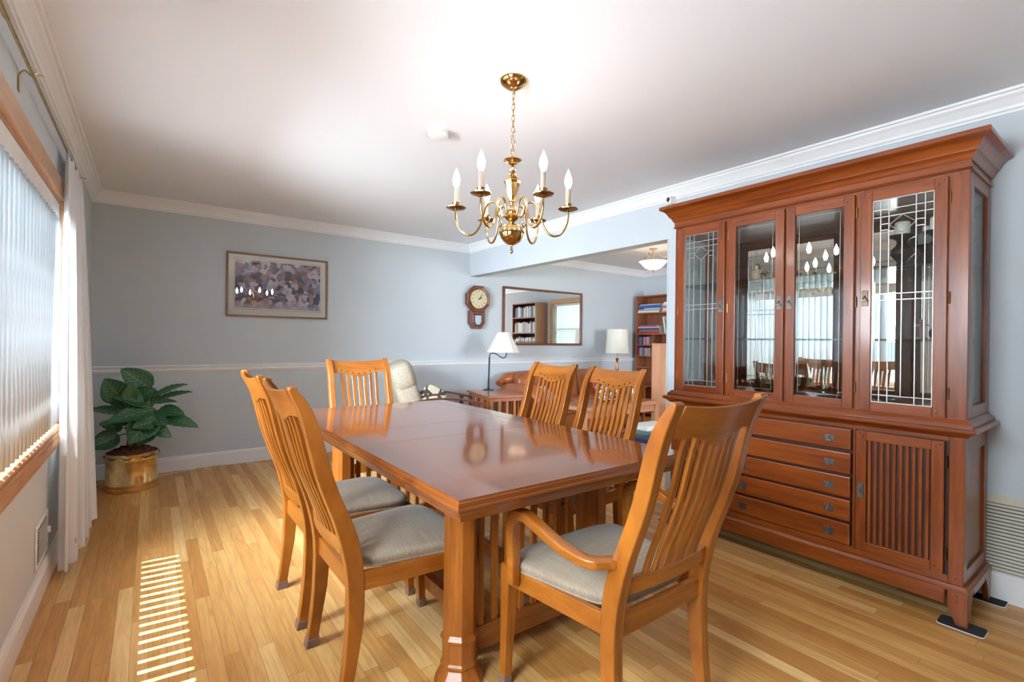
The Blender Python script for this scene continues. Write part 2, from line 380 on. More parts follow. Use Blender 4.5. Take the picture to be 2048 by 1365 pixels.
def lerp_tab(tab, z):
    for (z0, a), (z1, b) in zip(tab[:-1], tab[1:]):
        if z <= z1: t = (z-z0)/(z1-z0); t = max(0, t); return a+(b-a)*t
    return tab[-1][1]
def smooth_tab(tab, z):
    h = min(.032, max(0, z-tab[0][0]), max(0, (tab[-1][0]-z)*.9)); return sum(lerp_tab(tab, z+h*k/6) for k in range(-6, 7))/13
def text_mesh(name, body, size, mat, parent, loc, rot, extrude=.0006):
    cu = bpy.data.curves.new(name, 'FONT'); cu.body = body; cu.size = size; cu.align_x = 'CENTER'; cu.align_y = 'CENTER'; cu.extrude = extrude
    t = bpy.data.objects.new(name+'_tmp', cu); SC.collection.objects.link(t)
    dg = bpy.context.evaluated_depsgraph_get(); me = bpy.data.meshes.new_from_object(t.evaluated_get(dg))
    bpy.data.objects.remove(t, do_unlink=True)
    o = bpy.data.objects.new(name, me); me.materials.clear(); me.materials.append(mat); link(o, parent); o.location = loc; o.rotation_euler = rot
    return o

# ------------------------------------------------------------------ room
XL, XR, YB, YF, ZC = -0.406, 3.295, 5.36, -1.6, 2.44
XR2, XLIV = 3.42, 6.80
OPY, OPZ = 2.355, 2.045
WY0, WY1, WZ0, WZ1 = 1.82, 3.60, .72, 1.96
VY0, VY1 = .15, 1.15      # left window opening
struct('floor', MB().box(XL-.15, XLIV+.15, YF-.15, YB+.12, -.1, 0), M['floor'])
struct('ceiling', MB().box(XL-.15, XLIV+.15, YF-.15, YB+.12, ZC, ZC+.1), M['ceiling'])
b = MB(); x0, x1 = XL-.15, XL
b.box(x0, x1, YF-.15, YB, 0, WZ0).box(x0, x1, YF-.15, YB, WZ1, ZC).box(x0, x1, YF-.15, VY0, WZ0, WZ1).box(x0, x1, VY1, WY0, WZ0, WZ1).box(x0, x1, WY1, YB, WZ0, WZ1)
struct('wall_left', b, M['wall'])
struct('wall_back', MB().box(XL-.15, XLIV+.15, YB, YB+.12, 0, ZC), M['wall'])
b = MB(); b.box(XR, XR2, YF, OPY, 0, ZC).box(XR, XR2, OPY, YB, OPZ, ZC)
struct('wall_right', b, M['wall'])
LW0, LW1, LZ0, LZ1 = 3.0, 3.85, .95, 2.0
b = MB(); x0, x1 = XLIV, XLIV+.12
b.box(x0, x1, YF-.15, LW0, 0, ZC).box(x0, x1, LW1, YB, 0, ZC).box(x0, x1, LW0, LW1, 0, LZ0).box(x0, x1, LW0, LW1, LZ1, ZC)
struct('wall_living', b, M['wall'])
b = MB(); y0, y1 = YF-.15, YF
FW = [(4.1, 5.9, .8, 2.05)]  # added opening in the unseen front wall, admits the fill light
b.box(XL, 4.1, y0, y1, 0, ZC).box(5.9, XLIV, y0, y1, 0, ZC)
for (a, c, z0, z1) in FW: b.box(a, c, y0, y1, 0, z0).box(a, c, y0, y1, z1, ZC)
struct('wall_front', b, M['wall'])

def crown(name, p0, p1, nrm):
    # crown profile swept from p0 to p1 (xy), nrm points into room; mitred by extension
    prof = [(0, -.10), (.008, -.10), (.010, -.088), (.018, -.084), (.022, -.070), (.040, -.040), (.052, -.026), (.056, -.014), (.068, -.012), (.072, 0), (0, 0)]
    d = Vector((p1[0]-p0[0], p1[1]-p0[1], 0)).normalized(); n = Vector((*nrm, 0)); rings = []
    for p, sg in ((p0, 1), (p1, -1)):
        rings.append([(p[0]+n.x*a+d.x*sg*a, p[1]+n.y*a+d.y*sg*a, ZC+z) for a, z in prof])
    return struct(name, MB().loft(rings), M['trim'])
def strip(name, p0, p1, nrm, prof, zb=0, m=None, mitre=True):
    d = Vector((p1[0]-p0[0], p1[1]-p0[1], 0)).normalized(); n = Vector((*nrm, 0)); rings = []
    for p, sg in ((p0, 1), (p1, -1)):
        k = sg if mitre else 0
        rings.append([(p[0]+n.x*a+d.x*k*a, p[1]+n.y*a+d.y*k*a, zb+z) for a, z in prof])
    return struct(name, MB().loft(rings), m or M['trim'])
crown('trim_1', (XL, YB), (XR, YB), (0, -1)); crown('trim_2', (XR, YB), (XR, YF), (-1, 0)); crown('trim_3', (XL, YF), (XL, YB), (1, 0))
crown('trim_4', (XR2, YB), (XLIV, YB), (0, -1)); crown('trim_5', (XLIV, YB), (XLIV, YF), (-1, 0)); crown('trim_6', (XR2, YF), (XR2, YB), (1, 0))
BB = [(0, 0), (.014, 0), (.014, .100), (.011, .104), (.013, .112), (.008, .118), (.006, .130), (0, .132)]
strip('baseboard_back', (XL, YB), (XLIV, YB), (0, -1), BB)
strip('baseboard_left', (XL, YF), (XL, YB), (1, 0), BB)
BBR = [(0, 0), (.016, 0), (.016, .118), (.012, .122), (.014, .130), (.006, .138), (0, .140)]
strip('baseboard_right', (XR, 2.30), (XR, YF), (-1, 0), BBR)
strip('baseboard_living', (XLIV, YB), (XLIV, YF), (-1, 0), BB)
RAIL = [(0, 0), (.006, .002), (.010, .012), (.018, .020), (.014, .034), (.020, .044), (.024, .056), (.012, .062), (0, .066)]
strip('trim_7', (XL, YB), (XLIV, YB), (0, -1), RAIL, .897)
# white corner casing on the opening jamb
struct('trim_8', MB().box(XR-.004, XR2+.004, OPY, OPY+.012, 0, OPZ), M['wall'])

# ------------------------------------------------------------------ left window
b = MB()
b.box(XL, XL+.020, WY0-.09, WY1+.09, WZ1-.005, WZ1+.090)
struct('trim_9', b, M['casing'], bevel=.003)
struct('trim_10', MB().box(XL, XL+.018, WY1, WY1+.075, WZ0, WZ1-.005), M['casing'], bevel=.003)
struct('trim_11', MB().box(XL, XL+.018, WY0-.075, WY0, WZ0, WZ1-.005), M['casing'], bevel=.003)
struct('trim_12', MB().box(XL-.145, XL+.002, WY0, WY1, WZ1-.022, WZ1), M['casing'])
struct('trim_13', MB().box(XL-.145, XL+.002, WY1-.02, WY1, WZ0, WZ1-.022), M['casing'])
strip('trim_14', (XL-.145, WY0-.1), (XL-.145, WY1+.1), (1, 0), [(0, 0), (.158, 0), (.165, .006), (.165, .018), (.159, .026), (0, .026)], WZ0-.008, M['sill'], mitre=False)
strip('trim_15', (XL, WY0-.09), (XL, WY1+.09), (1, 0), [(0, 0), (.012, 0), (.016, .02), (.014, .05), (.020, .075), (.020, .088), (0, .088)], WZ0-.097, M['sill'], mitre=False)
win = empty('window_1', (XL-.12, (WY0+WY1)/2, WZ0)); win['kind'] = 'structure'
ox, oy, oz = win.location
def wl(x0, x1, y0, y1, z0, z1, b): b.box(x0-ox, x1-ox, y0-oy, y1-oy, z0-oz, z1-oz)
b = MB(); XA, XB = XL-.145, XL-.105
wl(XA, XB, WY0, WY1, WZ0+.018, WZ0+.07, b); wl(XA, XB, WY0, WY1, WZ1-.07, WZ1-.022, b)
seg = [WY0+.0, WY1-.02]
for y in seg: wl(XA, XB, y-.03 if y > WY0+.1 else y, y+.03 if y < WY1-.1 else y, WZ0+.07, WZ1-.07, b)
build('window_frame', b, M['frame_white'], win, bevel=.002)
for i in range(1):
    b = MB(); wl(XA+.018, XA+.022, seg[i]+.03, seg[i+1]-.03, WZ0+.07, WZ1-.07, b); build('glass_pane', b, M['winglass'], win)
w3 = empty('window_3', (XL-.12, (VY0+VY1)/2, WZ0)); w3['kind'] = 'structure'
hv = (VY1-VY0)/2; HV = WZ1-WZ0
b = MB().box(.12, .138, -hv-.08, -hv, -.08, HV+.09).box(.12, .138, hv, hv+.08, -.08, HV+.09).box(.12, .138, -hv, hv, HV, HV+.09).box(.0, .16, -hv-.1, hv+.1, -.02, 0); build('casing', b, M['casing'], w3, bevel=.003)
b = MB().box(-.02, .02, -hv, hv, 0, .05).box(-.02, .02, -hv, hv, HV-.05, HV).box(-.02, .02, -hv, -hv+.05, .05, HV-.05).box(-.02, .02, hv-.05, hv, .05, HV-.05).box(-.02, .02, -hv+.05, hv-.05, HV/2-.025, HV/2+.025); build('window_frame', b, M['frame_white'], w3)
build('glass_pane', MB().box(-.003, .003, -hv+.05, hv-.05, .05, HV-.05), M['winglass'], w3)
# roof overhang outside that shades the upper glass
struct('trim_16', MB().box(XL-.62, XL-.15, -2.5, 5.6, 2.36, 2.42), M['siding'])
struct('ground', MB().box(-30, -.7, -15, 25, -.35, -.25), plain('pale_bounce_ground', (.36, .36, .37), .9, var=.1, vscale=2))  # unseen ground, made pale and neutral to bounce light onto the ceiling

# vertical blinds
SL0, SL1 = WY0+.06, WY1-.022
bl = empty('vertical_blinds', (XL-.028, (SL0+SL1)/2, WZ0+.03), label='white vertical blinds hanging across the long left-hand window', cat='blinds')
ox, oy, oz = bl.location
SP = .0715; NS = int((SL1-SL0)/SP)
wv = .0445; th = radians(60)
def slat_mb():
    bm = MB()
    zt = 1.845-oz; zb = WZ0+.030-oz
    def fn(u, v):
        t = (u-.5)*2; cx = t*wv; bow = .005*(1-t*t)
        return (cx*sin(th)+bow*cos(th), cx*cos(th)-bow*sin(th), zb+(zt-zb)*v)
    bm.grid(fn, 6, 1); return bm
first = None
for i in range(NS):
    y = SL1-.02-i*SP - oy
    if first is None:
        first = build('slat', slat_mb(), M['blind'], bl, smooth=True, solid=.0012); first.location = (0, y, 0); o = first
    else:
        o = first.copy(); SC.collection.objects.link(o); o.location = (0, y, 0)
    o.rotation_euler = (0, 0, radians(random.uniform(-2.5, 2.5)))
b = MB(); b.prism([(.0, 1.845-oz+.002), (.028, 1.845-oz-.008), (.030, 1.845-oz+.088), (-.035, 1.845-oz+.088), (-.035, 1.845-oz+.002)], 'y', SL0-oy-.03, SL1-oy+.03)
build('headrail', b, M['frame_white'], bl, bevel=.002)

# curtain rod
rodx, rodz = -.368, 2.205
rod = empty('curtain_rod', (rodx, 1.8, rodz), label='thin brass curtain rod running above the left window below the crown moulding', cat='curtain rod')
build('rod', MB().tube([(0, -2.6, 0), (0, 2.4, 0)], .0065, 10), M['antique'], rod, smooth=True)
build('outer_tube', MB().tube([(0, -2.6, .0), (0, .35, .0)], .0095, 10), M['antique'], rod, smooth=True)
for y in (.75, -1.2, 2.25):
    b = MB().tube(catmull([(-.036, y, -.07), (-.034, y, -.02), (-.02, y, .004), (0, y, -.012), (.012, y, .002), (.03, y+.02, .006)], 4), .003, 6)
    b.cbox((-.035, y, -.05), (.004, .018, .06)); build('bracket', b, M['antique'], rod, smooth=True)
# sheer curtain
cur = empty('sheer_curtain', (-.33, 3.5, 0), label='white sheer curtain panel hanging at the far end of the left window', cat='curtain')
def cur_fn(ph, amp0, amp1, ytop, ybot, xb, z0):
    def fn(u, v):
        z = z0+(2.212-z0)*v; q = 1-v
        yt0, yt1 = ytop; yb0, yb1 = ybot
        e = q**.75
        y = (yt0+(yt1-yt0)*u)*(1-e)+(yb0+(yb1-yb0)*u)*e
        amp = amp0*(1-e)+amp1*e
        k = (rodx*(1-e) + (xb[0]+(xb[1]-xb[0])*u)*e)
        x = k + amp*(sin(u*2*pi*7+ph)*.7+sin(u*2*pi*3.1+ph*2+v*1.2)*.45)
        return (x+.33, y-3.5+.012*sin(u*40+v*3), z)
    return fn
def cfn(u, v):
    z0 = .045 - .03*sin(min(1, u*4)*pi)*0 + (.11*max(0, (u-.45)/.55))
    return cur_fn(.6, .010, .026, (3.50, 4.15), (3.24, 3.70), (-.352, -.262), z0)(u, v)
build('panel', MB().grid(cfn, 120, 30), M['sheer'], cur, smooth=True, flat_angle=180)
b = MB().grid(lambda u, v: cfn(u*.035, v), 2, 30); build('side_hem', b, M['sheer'], cur, smooth=True)
b = MB().cbox((.040, -.29, .20), (.002, .035, .05)); build('care_tag', b, M['white'], cur)
b = MB().cbox((.0415, -.29, .205), (.001, .022, .026)); build('tag_print', b, M['pewter'], cur)

cur2 = empty('sheer_curtain', (-.33, 3.5, 0), label='white sheer curtain at the near end of the left window, mirrored in the cabinet', cat='curtain')
def cfn2(u, v): return cur_fn(1.7, .010, .016, (1.25, 1.72), (1.25, 1.74), (-.362, -.345), .04)(u, v)
build('panel', MB().grid(cfn2, 120, 20), M['sheer'], cur2, smooth=True, flat_angle=180)
# wall vent register on left wall
v = empty('wall_register', (XL, 3.15, .26), label='small white louvred wall register low under the left window', cat='vent')
b = MB().box(0, .006, -.16, .16, -.10, .10); build('frame', b, M['trim'], v, bevel=.002)
for i in range(13):
    b = MB(); z = -.07+i*.0117
    b.prism([(.006, z), (.012, z+.003), (.012, z+.005), (.006, z+.002)], 'y', -.13, .10); build('louver', b, M['trim'], v)
build('backing', MB().box(.006, .0066, -.13, .10, -.078, .078), M['dark'], v)
build('lever', MB().box(.006, .02, .118, .124, -.01, .02), M['trim'], v)

# return air grille on right wall
g = empty('return_air_grille', (XR, .05, .30), label='beige slatted return air grille in the wall right of the hutch', cat='vent')
b = MB(); Y0, Y1 = -.55, .62
b.box(-.012, 0, Y0-.04, Y1+.04, .165, .205).box(-.012, 0, Y0-.04, Y1+.04, -.205, -.160).box(-.012, 0, Y0-.04, Y0, -.16, .165).box(-.012, 0, Y1, Y1+.04, -.16, .165)
build('frame', b, M['grille'], g, bevel=.002)
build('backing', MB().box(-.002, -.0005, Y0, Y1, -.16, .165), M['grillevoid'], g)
for i in range(19):
    z = -.155+i*.0170
    b = MB().prism([(-.011, z-.001), (-.009, z-.001), (-.002, z+.009), (-.004, z+.010)], 'y', Y0, Y1); build('louver', b, M['grille'], g)

# ------------------------------------------------------------------ living room window, blind and tree
w2 = empty('window_2', (XLIV, (LW0+LW1)/2, LZ0)); w2['kind'] = 'structure'
yc = (LW0+LW1)/2
b = MB(); hw = (LW1-LW0)/2; H_ = LZ1-LZ0
b.box(-.018, 0, -hw-.09, -hw, -.09, H_+.10).box(-.018, 0, hw, hw+.09, -.09, H_+.10).box(-.018, 0, -hw, hw, H_, H_+.10).box(-.05, 0, -hw-.1, hw+.1, -.03, 0)
build('casing', b, M['casing'], w2, bevel=.003)
b = MB().box(.06, .1, -hw, hw, 0, .05).box(.06, .1, -hw, hw, H_-.05, H_).box(.06, .1, -hw, -hw+.05, .05, H_-.05).box(.06, .1, hw-.05, hw, .05, H_-.05).box(.06, .1, -hw+.05, hw-.05, H_/2-.02, H_/2+.02)
build('window_frame', b, M['frame_white'], w2)
build('glass_pane', MB().box(.078, .082, -hw+.05, hw-.05, .05, H_-.05), M['winglass'], w2)
hb = empty('horizontal_blind', (XLIV+.03, yc, LZ0), label='white horizontal blind in the living room window seen in the mirror', cat='blinds')
build('headrail', MB().box(-.02, .02, -hw+.02, hw-.02, H_-.05, H_-.01), M['white'], hb)
f_ = None
for i in range(24):
    z = .03+i*.0405
    if f_ is None: f_ = build('slat', MB().prism([(-.018, -.004), (.018, .004), (.018, .006), (-.018, -.002)], 'y', -hw+.025, hw-.025), M['hblind'], hb); o = f_
    else: o = f_.copy(); SC.collection.objects.link(o)
    o.location = (0, 0, z)
struct('lawn', MB().box(6.95, 40, -15, 25, -.35, -.25), M['grass'])
def tree(x, y, s, label):
    t = empty('garden_tree', (x, y, -.25), label=label, cat='tree')
    b = MB().tube([(0, 0, 0), (.05, 0, 1.2*s), (0, .1, 2.2*s)], [.09*s, .07*s, .03*s], 8)
    for k in range(7):
        a = k*2.4; z = (.9+.18*k)*s
        b.tube([(0, 0, z), (.5*s*cos(a), .5*s*sin(a), z+.5*s), (.9*s*cos(a), .9*s*sin(a), z+1.1*s)], [.03*s, .02*s, .006], 6)
    build('trunk', b, M['bark'], t, smooth=True)
    b = MB()
    for k in range(2600):
        a = random.uniform(0, 2*pi); r = random.random()**.5*1.15*s; z = random.gauss(1.9*s, .55*s)
        c = Vector((r*cos(a), r*sin(a), max(.5, z))); u = Vector((random.gauss(0, 1), random.gauss(0, 1), random.gauss(0, 1))).normalized(); w = u.cross(Vector((.3, .5, .8))).normalized()
        q = .05*s; vs = [b.bm.verts.new(c+u*q*i_+w*q*.5*j_) for i_, j_ in ((-1, 0), (0, -1), (1, 0), (0, 1))]; b.face(vs)
    build('foliage', b, M['foliage'], t)
tree(9.6, 3.2, 1.15, 'leafy tree outside the living room window, behind the blind in the mirror')
# ------------------------------------------------------------------ dining table
TX0, TX1, TY0, TY1, TZ = .708, 1.812, 1.196, 3.31, .76
T = empty('dining_table', ((TX0+TX1)/2, (TY0+TY1)/2, 0), label='long cherry dining table with slatted ends and one extension leaf', cat='table')
tx, ty, _ = T.location
S1, S2 = 2.385, 2.055
def tb(x0, x1, y0, y1, z0, z1): return MB().box(x0-tx, x1-tx, y0-ty, y1-ty, z0, z1)
BW = .115
def top_section(y0, y1, near=None):
    o = build('tabletop_panel', tb(TX0+.004, TX1-.004, y0+.0006, y1-.0006, TZ-.030, TZ), M['top'], T, bevel=.0012)
    return o
top_section(TY0+.004, S2); o = top_section(S2, S1); o.name = 'extension_leaf'; top_section(S1, TY1-.004)
def moulding(name, p0, p1, nrm, prof, mat):
    d = Vector((p1[0]-p0[0], p1[1]-p0[1], 0)).normalized(); n = Vector((*nrm, 0)); rings = []
    for p, sg in ((p0, -1), (p1, 1)):
        rings.append([(p[0]+n.x*a+d.x*sg*a-tx, p[1]+n.y*a+d.y*sg*a-ty, TZ+z) for a, z in prof])
    return build(name, MB().loft(rings), mat, T, smooth=True, flat_angle=25)
EP = [(-.03, -.031), (-.03, -.070), (-.018, -.070), (-.016, -.063), (-.012, -.050), (-.006, -.040), (.000, -.034), (.004, -.032), (.004, -.026), (.0005, -.022), (.0005, -.008), (-.002, -.0065), (-.002, -.004), (-.0045, -.0035), (-.0045, -.031)]
moulding('edge_moulding', (TX0, TY0), (TX1, TY0), (0, -1), EP, M['table_edge_x'])
moulding('edge_moulding', (TX1, TY0), (TX1, TY1), (1, 0), EP, M['table_edge'])
moulding('edge_moulding', (TX1, TY1), (TX0, TY1), (0, 1), EP, M['table_edge'])
moulding('edge_moulding', (TX0, TY1), (TX0, TY0), (-1, 0), EP, M['table_edge'])
# contrasting border band on top (veneer strip)
for (x0, x1, y0, y1) in ((TX0+.005, TX0+BW, TY0+.005, TY1-.005), (TX1-BW, TX1-.005, TY0+.005, TY1-.005), (TX0+BW, TX1-BW, TY0+.005, TY0+BW), (TX0+BW, TX1-BW, TY1-BW, TY1-.005)):
    build('border_band', tb(x0, x1, y0, y1, TZ-.001, TZ+.0004), M['top_band'], T)
LXs, LYs = (.905, 1.585), (1.512, 2.84)
def octo(r, z, c, k=.30): # chamfered square ring
    h = r; a = r*(1-k*1.0)
    return [(c[0]+x, c[1]+y, z) for x, y in ((h, a*.62), (a*.62, h), (-a*.62, h), (-h, a*.62), (-h, -a*.62), (-a*.62, -h), (a*.62, -h), (h, -a*.62))]
for lx in LXs:
    for ly in LYs:
        c = (lx-tx, ly-ty); rings = []
        for r, z in ((.082, 0), (.082, .012), (.078, .030), (.062, .055), (.059, .060), (.063, .066), (.063, .075), (.057, .082), (.057, .13), (.059, .150), (.063, .156), (.064, .164), (.059, .172), (.0545, .18), (.0545, .690)):
            rings.append(octo(r, z, c))
        build('leg', MB().loft(rings), M['table_leg'], T, bevel=.0015)
for ly in LYs:
    build('end_rail', tb(LXs[0]+.04, LXs[1]-.04, ly-.014, ly+.014, .075, .165), M['table_rail'], T, bevel=.003)
    build('end_rail', tb(LXs[0]+.04, LXs[1]-.04, ly-.012, ly+.012, .62, .690), M['table_rail'], T, bevel=.003)
    n = 9
    for i in range(n):
        x = LXs[0]+.055+(LXs[1]-LXs[0]-.11)*(i+.5)/n
        build('end_slat', tb(x-.012, x+.012, ly-.0085, ly+.0085, .165, .62), M['table_leg'], T, bevel=.002)
for lx in (LXs[0]+.13, LXs[1]-.13):
    build('long_stretcher', tb(lx-.02, lx+.02, LYs[0]+.014, LYs[1]-.014, .085, .145), M['table_rail'], T, bevel=.003)
for lx in LXs:
    build('apron', tb(lx-.012, lx+.012, LYs[0]+.05, LYs[1]-.05, .655, .728), M['table_rail'], T)
for ly in LYs:
    build('apron', tb(LXs[0]+.05, LXs[1]-.05, ly-.012, ly+.012, .699, .728), M['table_rail'], T)

# ------------------------------------------------------------------ dining chairs (local: +X forward, seat facing; origin at rear feet)
FR = [(0, .012), (.10, .026), (.16, .037), (.25, .052), (.36, .056), (.45, .052), (.528, .040), (.60, .017), (.68, -.018), (.76, -.049), (.84, -.071), (.92, -.091), (.98, -.112), (1.02, -.133), (1.045, -.153), (1.062, -.170)]
RE = [(0, -.028), (.10, -.014), (.212, -.003), (.36, .001), (.43, -.002), (.484, -.011), (.56, -.029), (.617, -.046), (.70, -.078), (.78, -.106), (.86, -.126), (.93, -.142), (.98, -.157), (1.02, -.173), (1.045, -.186), (1.062, -.191)]
def dmid(z): return (smooth_tab(FR, z)+smooth_tab(RE, z))/2
def post_mb(w0, w1):
    zs = [0, .05, .1, .16, .23, .3, .36, .42, .47, .52, .57, .62, .67, .72, .77, .82, .87, .92, .96, .99, 1.02, 1.045, 1.057]
    fr = [(smooth_tab(FR, z), z) for z in zs]; re = [(smooth_tab(RE, z), z) for z in zs]
    top = [(-.163, 1.063), (-.171, 1.070), (-.184, 1.070), (-.191, 1.064)]
    poly = fr+top+re[::-1]
    b = MB()
    # quads strip sides for clean shading
    def side(w):
        F = [b.bm.verts.new((d, w, z)) for d, z in fr]; R2 = [b.bm.verts.new((d, w, z)) for d, z in re]; Tt = [b.bm.verts.new((d, w, z)) for d, z in top]
        for i in range(len(F)-1): b.face([F[i], F[i+1], R2[i+1], R2[i]])
        b.face([F[-1]]+Tt+[R2[-1]])
        return F+Tt+R2[::-1]
    A = side(w0); B = side(w1); n = len(A)
    for i in range(n): b.face([A[i], A[(i+1) % n], B[(i+1) % n], B[i]])
    return b
def bow(w, W2): return -.030*(1-(w/W2)**2)
def make_chair(arm=False):
    W2 = .235 if arm else .22; FW = .285 if arm else .24; PW = .039
    r = empty('armchair' if arm else 'dining_chair')
    for s in (1, -1):
        build('back_post', post_mb(s*W2, s*(W2-PW)), M['chair'], r, bevel=.004, smooth=True, flat_angle=50)
        # front leg
        b = MB(); y = s*(FW-.025); x = .475
        rings = []
        for z, h in ((0, .015), (.2, .019), (.40, .024), (.435, .024)):
            xx = x-.018+(.43-z)*.05; rings.append([(xx-h, y-h, z), (xx+h, y-h, z), (xx+h, y+h, z), (xx-h, y+h, z)])
        lg = build('front_leg', b.loft(rings), M['chair'], r, bevel=.003)
        b = MB(); h = .0180; xx = x-.018+.42*.05
        b.loft([[(xx-h, y-h, 0), (xx+h, y-h, 0), (xx+h, y+h, 0), (xx-h, y+h, 0)], [(xx-h, y-h, .035), (xx+h, y-h, .035), (xx+h, y+h, .035), (xx-h, y+h, .035)]])
        build('foot_cap', b, M['sock'], lg, bevel=.004)
        b = MB(); y = s*(W2-PW/2); h = PW/2+.003
        b.loft([[(-.032, y-h, 0), (.016, y-h, 0), (.016, y+h, 0), (-.032, y+h, 0)], [(-.026, y-h, .035), (.021, y-h, .035), (.021, y+h, .035), (-.026, y+h, .035)]])
        build('foot_cap', b, M['sock'], r, bevel=.004)
        # side rail
        b = MB()
        y0, y1 = s*(W2-.004), s*(FW-.004); t = .022*s
        b.loft([[(.045, y0, .372), (.045, y0-t, .372), (.045, y0-t, .435), (.045, y0, .435)], [(.445, y1, .372), (.445, y1-t, .372), (.445, y1-t, .435), (.445, y1, .435)]])
        build('side_rail', b, M['chair_x'], r, bevel=.003)
    build('front_rail', MB().box(.455, .475, -FW+.04, FW-.04, .372, .435), M['chair_y'], r, bevel=.003)
    build('rear_rail', MB().box(.012, .034, -W2+PW, W2-PW, .365, .43), M['chair_y'], r, bevel=.003)
    # seat cushion
    def top(u, v):
        t = 2*pi*u; rr = min(1, v/.62)
        c, s_ = cos(t), sin(t); e = .38
        px = math.copysign(abs(c)**e, c); py = math.copysign(abs(s_)**e, s_)
        k = 1 if v > .0 else 1
        vv = v
        if vv < .62: q = vv/.62; z = .508-.034*q**2.6; rad = q*.90
        elif vv < .8: q = (vv-.62)/.18; z = .474-.018*q**1.6; rad = .90+.10*sin(q*pi/2)
        else: q = (vv-.8)/.2; z = .456-.020*q; rad = 1-.03*q
        x = .258+px*rad*.224; hw_ = (W2-.030)+(FW+.004-(W2-.030))*min(1, ((x-.034)/.40))
        if x < .06: hw_ = min(hw_, W2-PW-.003) if x < .055 else hw_
        return (x, py*rad*hw_, z)
    build('seat_cushion', MB().grid(top, 72, 16, closed_u=True), M['fabric'], r, smooth=True, flat_angle=180)
    pipe = [top(i/72, .97) for i in range(72)]; pipe = [(p[0], p[1]*1.004, .437) for p in pipe]
    build('piping', MB().tube(pipe, .0035, 6, loop=True), M['fabric'], r, smooth=True)
    # lower back rail (curved)
    n = 14; Wi = W2-PW+.002; rings = []
    for i in range(n+1):
        w = -Wi+2*Wi*i/n; bo = bow(w, W2)*.8
        rings.append([(dmid(.52)+bo+.010, w, .497), (dmid(.545)+bo+.010, w, .548), (dmid(.545)+bo-.010, w, .548), (dmid(.52)+bo-.010, w, .497)])
    build('lower_back_rail', MB().loft(rings), M['chair_y'], r, bevel=.003, smooth=True)
    # crest rail
    n = 28; rings = []
    def crest_bot(w):
        a = abs(w)/Wi; return .968 - .030*(0.5+0.5*cos(pi*min(1, a/.72)))
    for i in range(n+1):
        w = -Wi+2*Wi*i/n; a = abs(w)/Wi; bo = bow(w, W2)
        zt = 1.060-.012*(1-a**2); zb = crest_bot(w); ring = []
        zz = [zb, zb+.03, (zb+zt)/2, zt-.02, zt]
        f_ = [(dmid(z)+bo+(.011 if z < zt-.001 else .008), w, z) for z in zz]; g_ = [(dmid(z)+bo-(.011 if z < zt-.001 else .008), w, z) for z in zz]
        rings.append(f_+g_[::-1])
    cr = build('crest_rail', MB().loft(rings), M['chair_y'], r, bevel=.002, smooth=True)
    ns = 7
    for k in range(ns):
        t = (k-(ns-1)/2)/((ns-1)/2); wt = t*Wi*.66; wb = t*Wi*.60
        pts = []
        zt = crest_bot(wt)+.012
        for i in range(15):
            z = .545+(zt-.545)*i/14; w = wb+(wt-wb)*i/14; bo = bow(w, W2)*(.8+.2*i/14); pts.append((dmid(z)+bo, w, z))
        build('back_slat', MB().sweep(pts, .022, .012, (0, 1, 0)), M['chair'], r, smooth=True, flat_angle=30)
        zp = crest_bot(wt)+.018
        b = MB().lathe([(0.0001, .0128), (.0036, .0126), (.0050, .0118), (.0050, 0)], (0, 0, 0), 12, 'x')
        pg = build('peg', b, M['dark'], cr, smooth=True); pg.location = (dmid(zp)+bow(wt, W2), wt, zp)
    if arm:
        for s in (1, -1):
            y = s*(FW+.008)
            path = catmull([(.395, y, .40), (.395, y, .50), (.400, y, .575), (.385, y, .628), (.335, y+s*.004, .648), (.27, y+s*.008, .640), (.17, y+s*.006, .612), (.085, y-s*.004, .597), (.04, y-s*.022, .594), (.022, s*(W2+.004), .594), (.010, s*(W2-.012), .594)], 6)
            n_ = len(path); side = []; w_ = []; h_ = []
            for i, p in enumerate(path):
                t = i/(n_-1)
                side.append((0, 1, 0) if p.x > .06 else (Vector((1, 0, 0)).lerp(Vector((0, 1, 0)), max(0, (p.x-.01)/.05)).normalized()[:]))
                w_.append(.036+.006*min(1, t*2)); h_.append(.036 if t < .35 else .026+.010*max(0, 1-(t-.35)*3))
            side = []
            for i, p in enumerate(path):
                tt = (path[min(i+1, n_-1)]-path[max(i-1, 0)]).normalized()
                sd = Vector((0, 1, 0)) if i < n_*.45 else Vector((0, 0, 1)).cross(tt)
                if sd.y < 0: sd = -sd
                if i >= n_*.45 and abs(sd.y) < .15 and sd.x*s > 0: sd = -sd
                side.append(tuple(sd))
            for i in range(1, n_):
                if Vector(side[i]).dot(Vector(side[i-1])) < 0: side[i] = tuple(-Vector(side[i]))
            build('armrest', MB().sweep(path, w_, h_, side), M['chair_x'], r, smooth=True, bevel=.003, flat_angle=60)
            b = MB().lathe([(0.0001, .003), (.005, .0025), (.006, 0), (.006, -.004)], (0, 0, 0), 10, 'y')
            build('screw_hole', b, M['dark'], r).location = (.010, s*W2, .60)
    return r
side_chair = make_chair(); arm_chair = make_chair(True)
def place(proto, used, name_loc, rz, label, group):
    o = proto if not used else copy_tree(proto)
    o.location = (*name_loc, 0); o.rotation_euler = (0, 0, rz)
    tag(o, label, 'chair', group)
    return o
place(side_chair, False, (.53, 1.815), 0, 'slat-back side chair on the window side of the table, the nearer of two', 'side chairs at the dining table')
place(side_chair, True, (.53, 2.365), 0, 'slat-back side chair on the window side of the table, the farther of two', 'side chairs at the dining table')
place(side_chair, True, (2.085, 2.535), pi, 'slat-back side chair across the table by the sofa, the left of two', 'side chairs at the dining table')
place(side_chair, True, (2.060, 1.95), pi, 'slat-back side chair across the table, the right of two, nearer the cabinet', 'side chairs at the dining table')
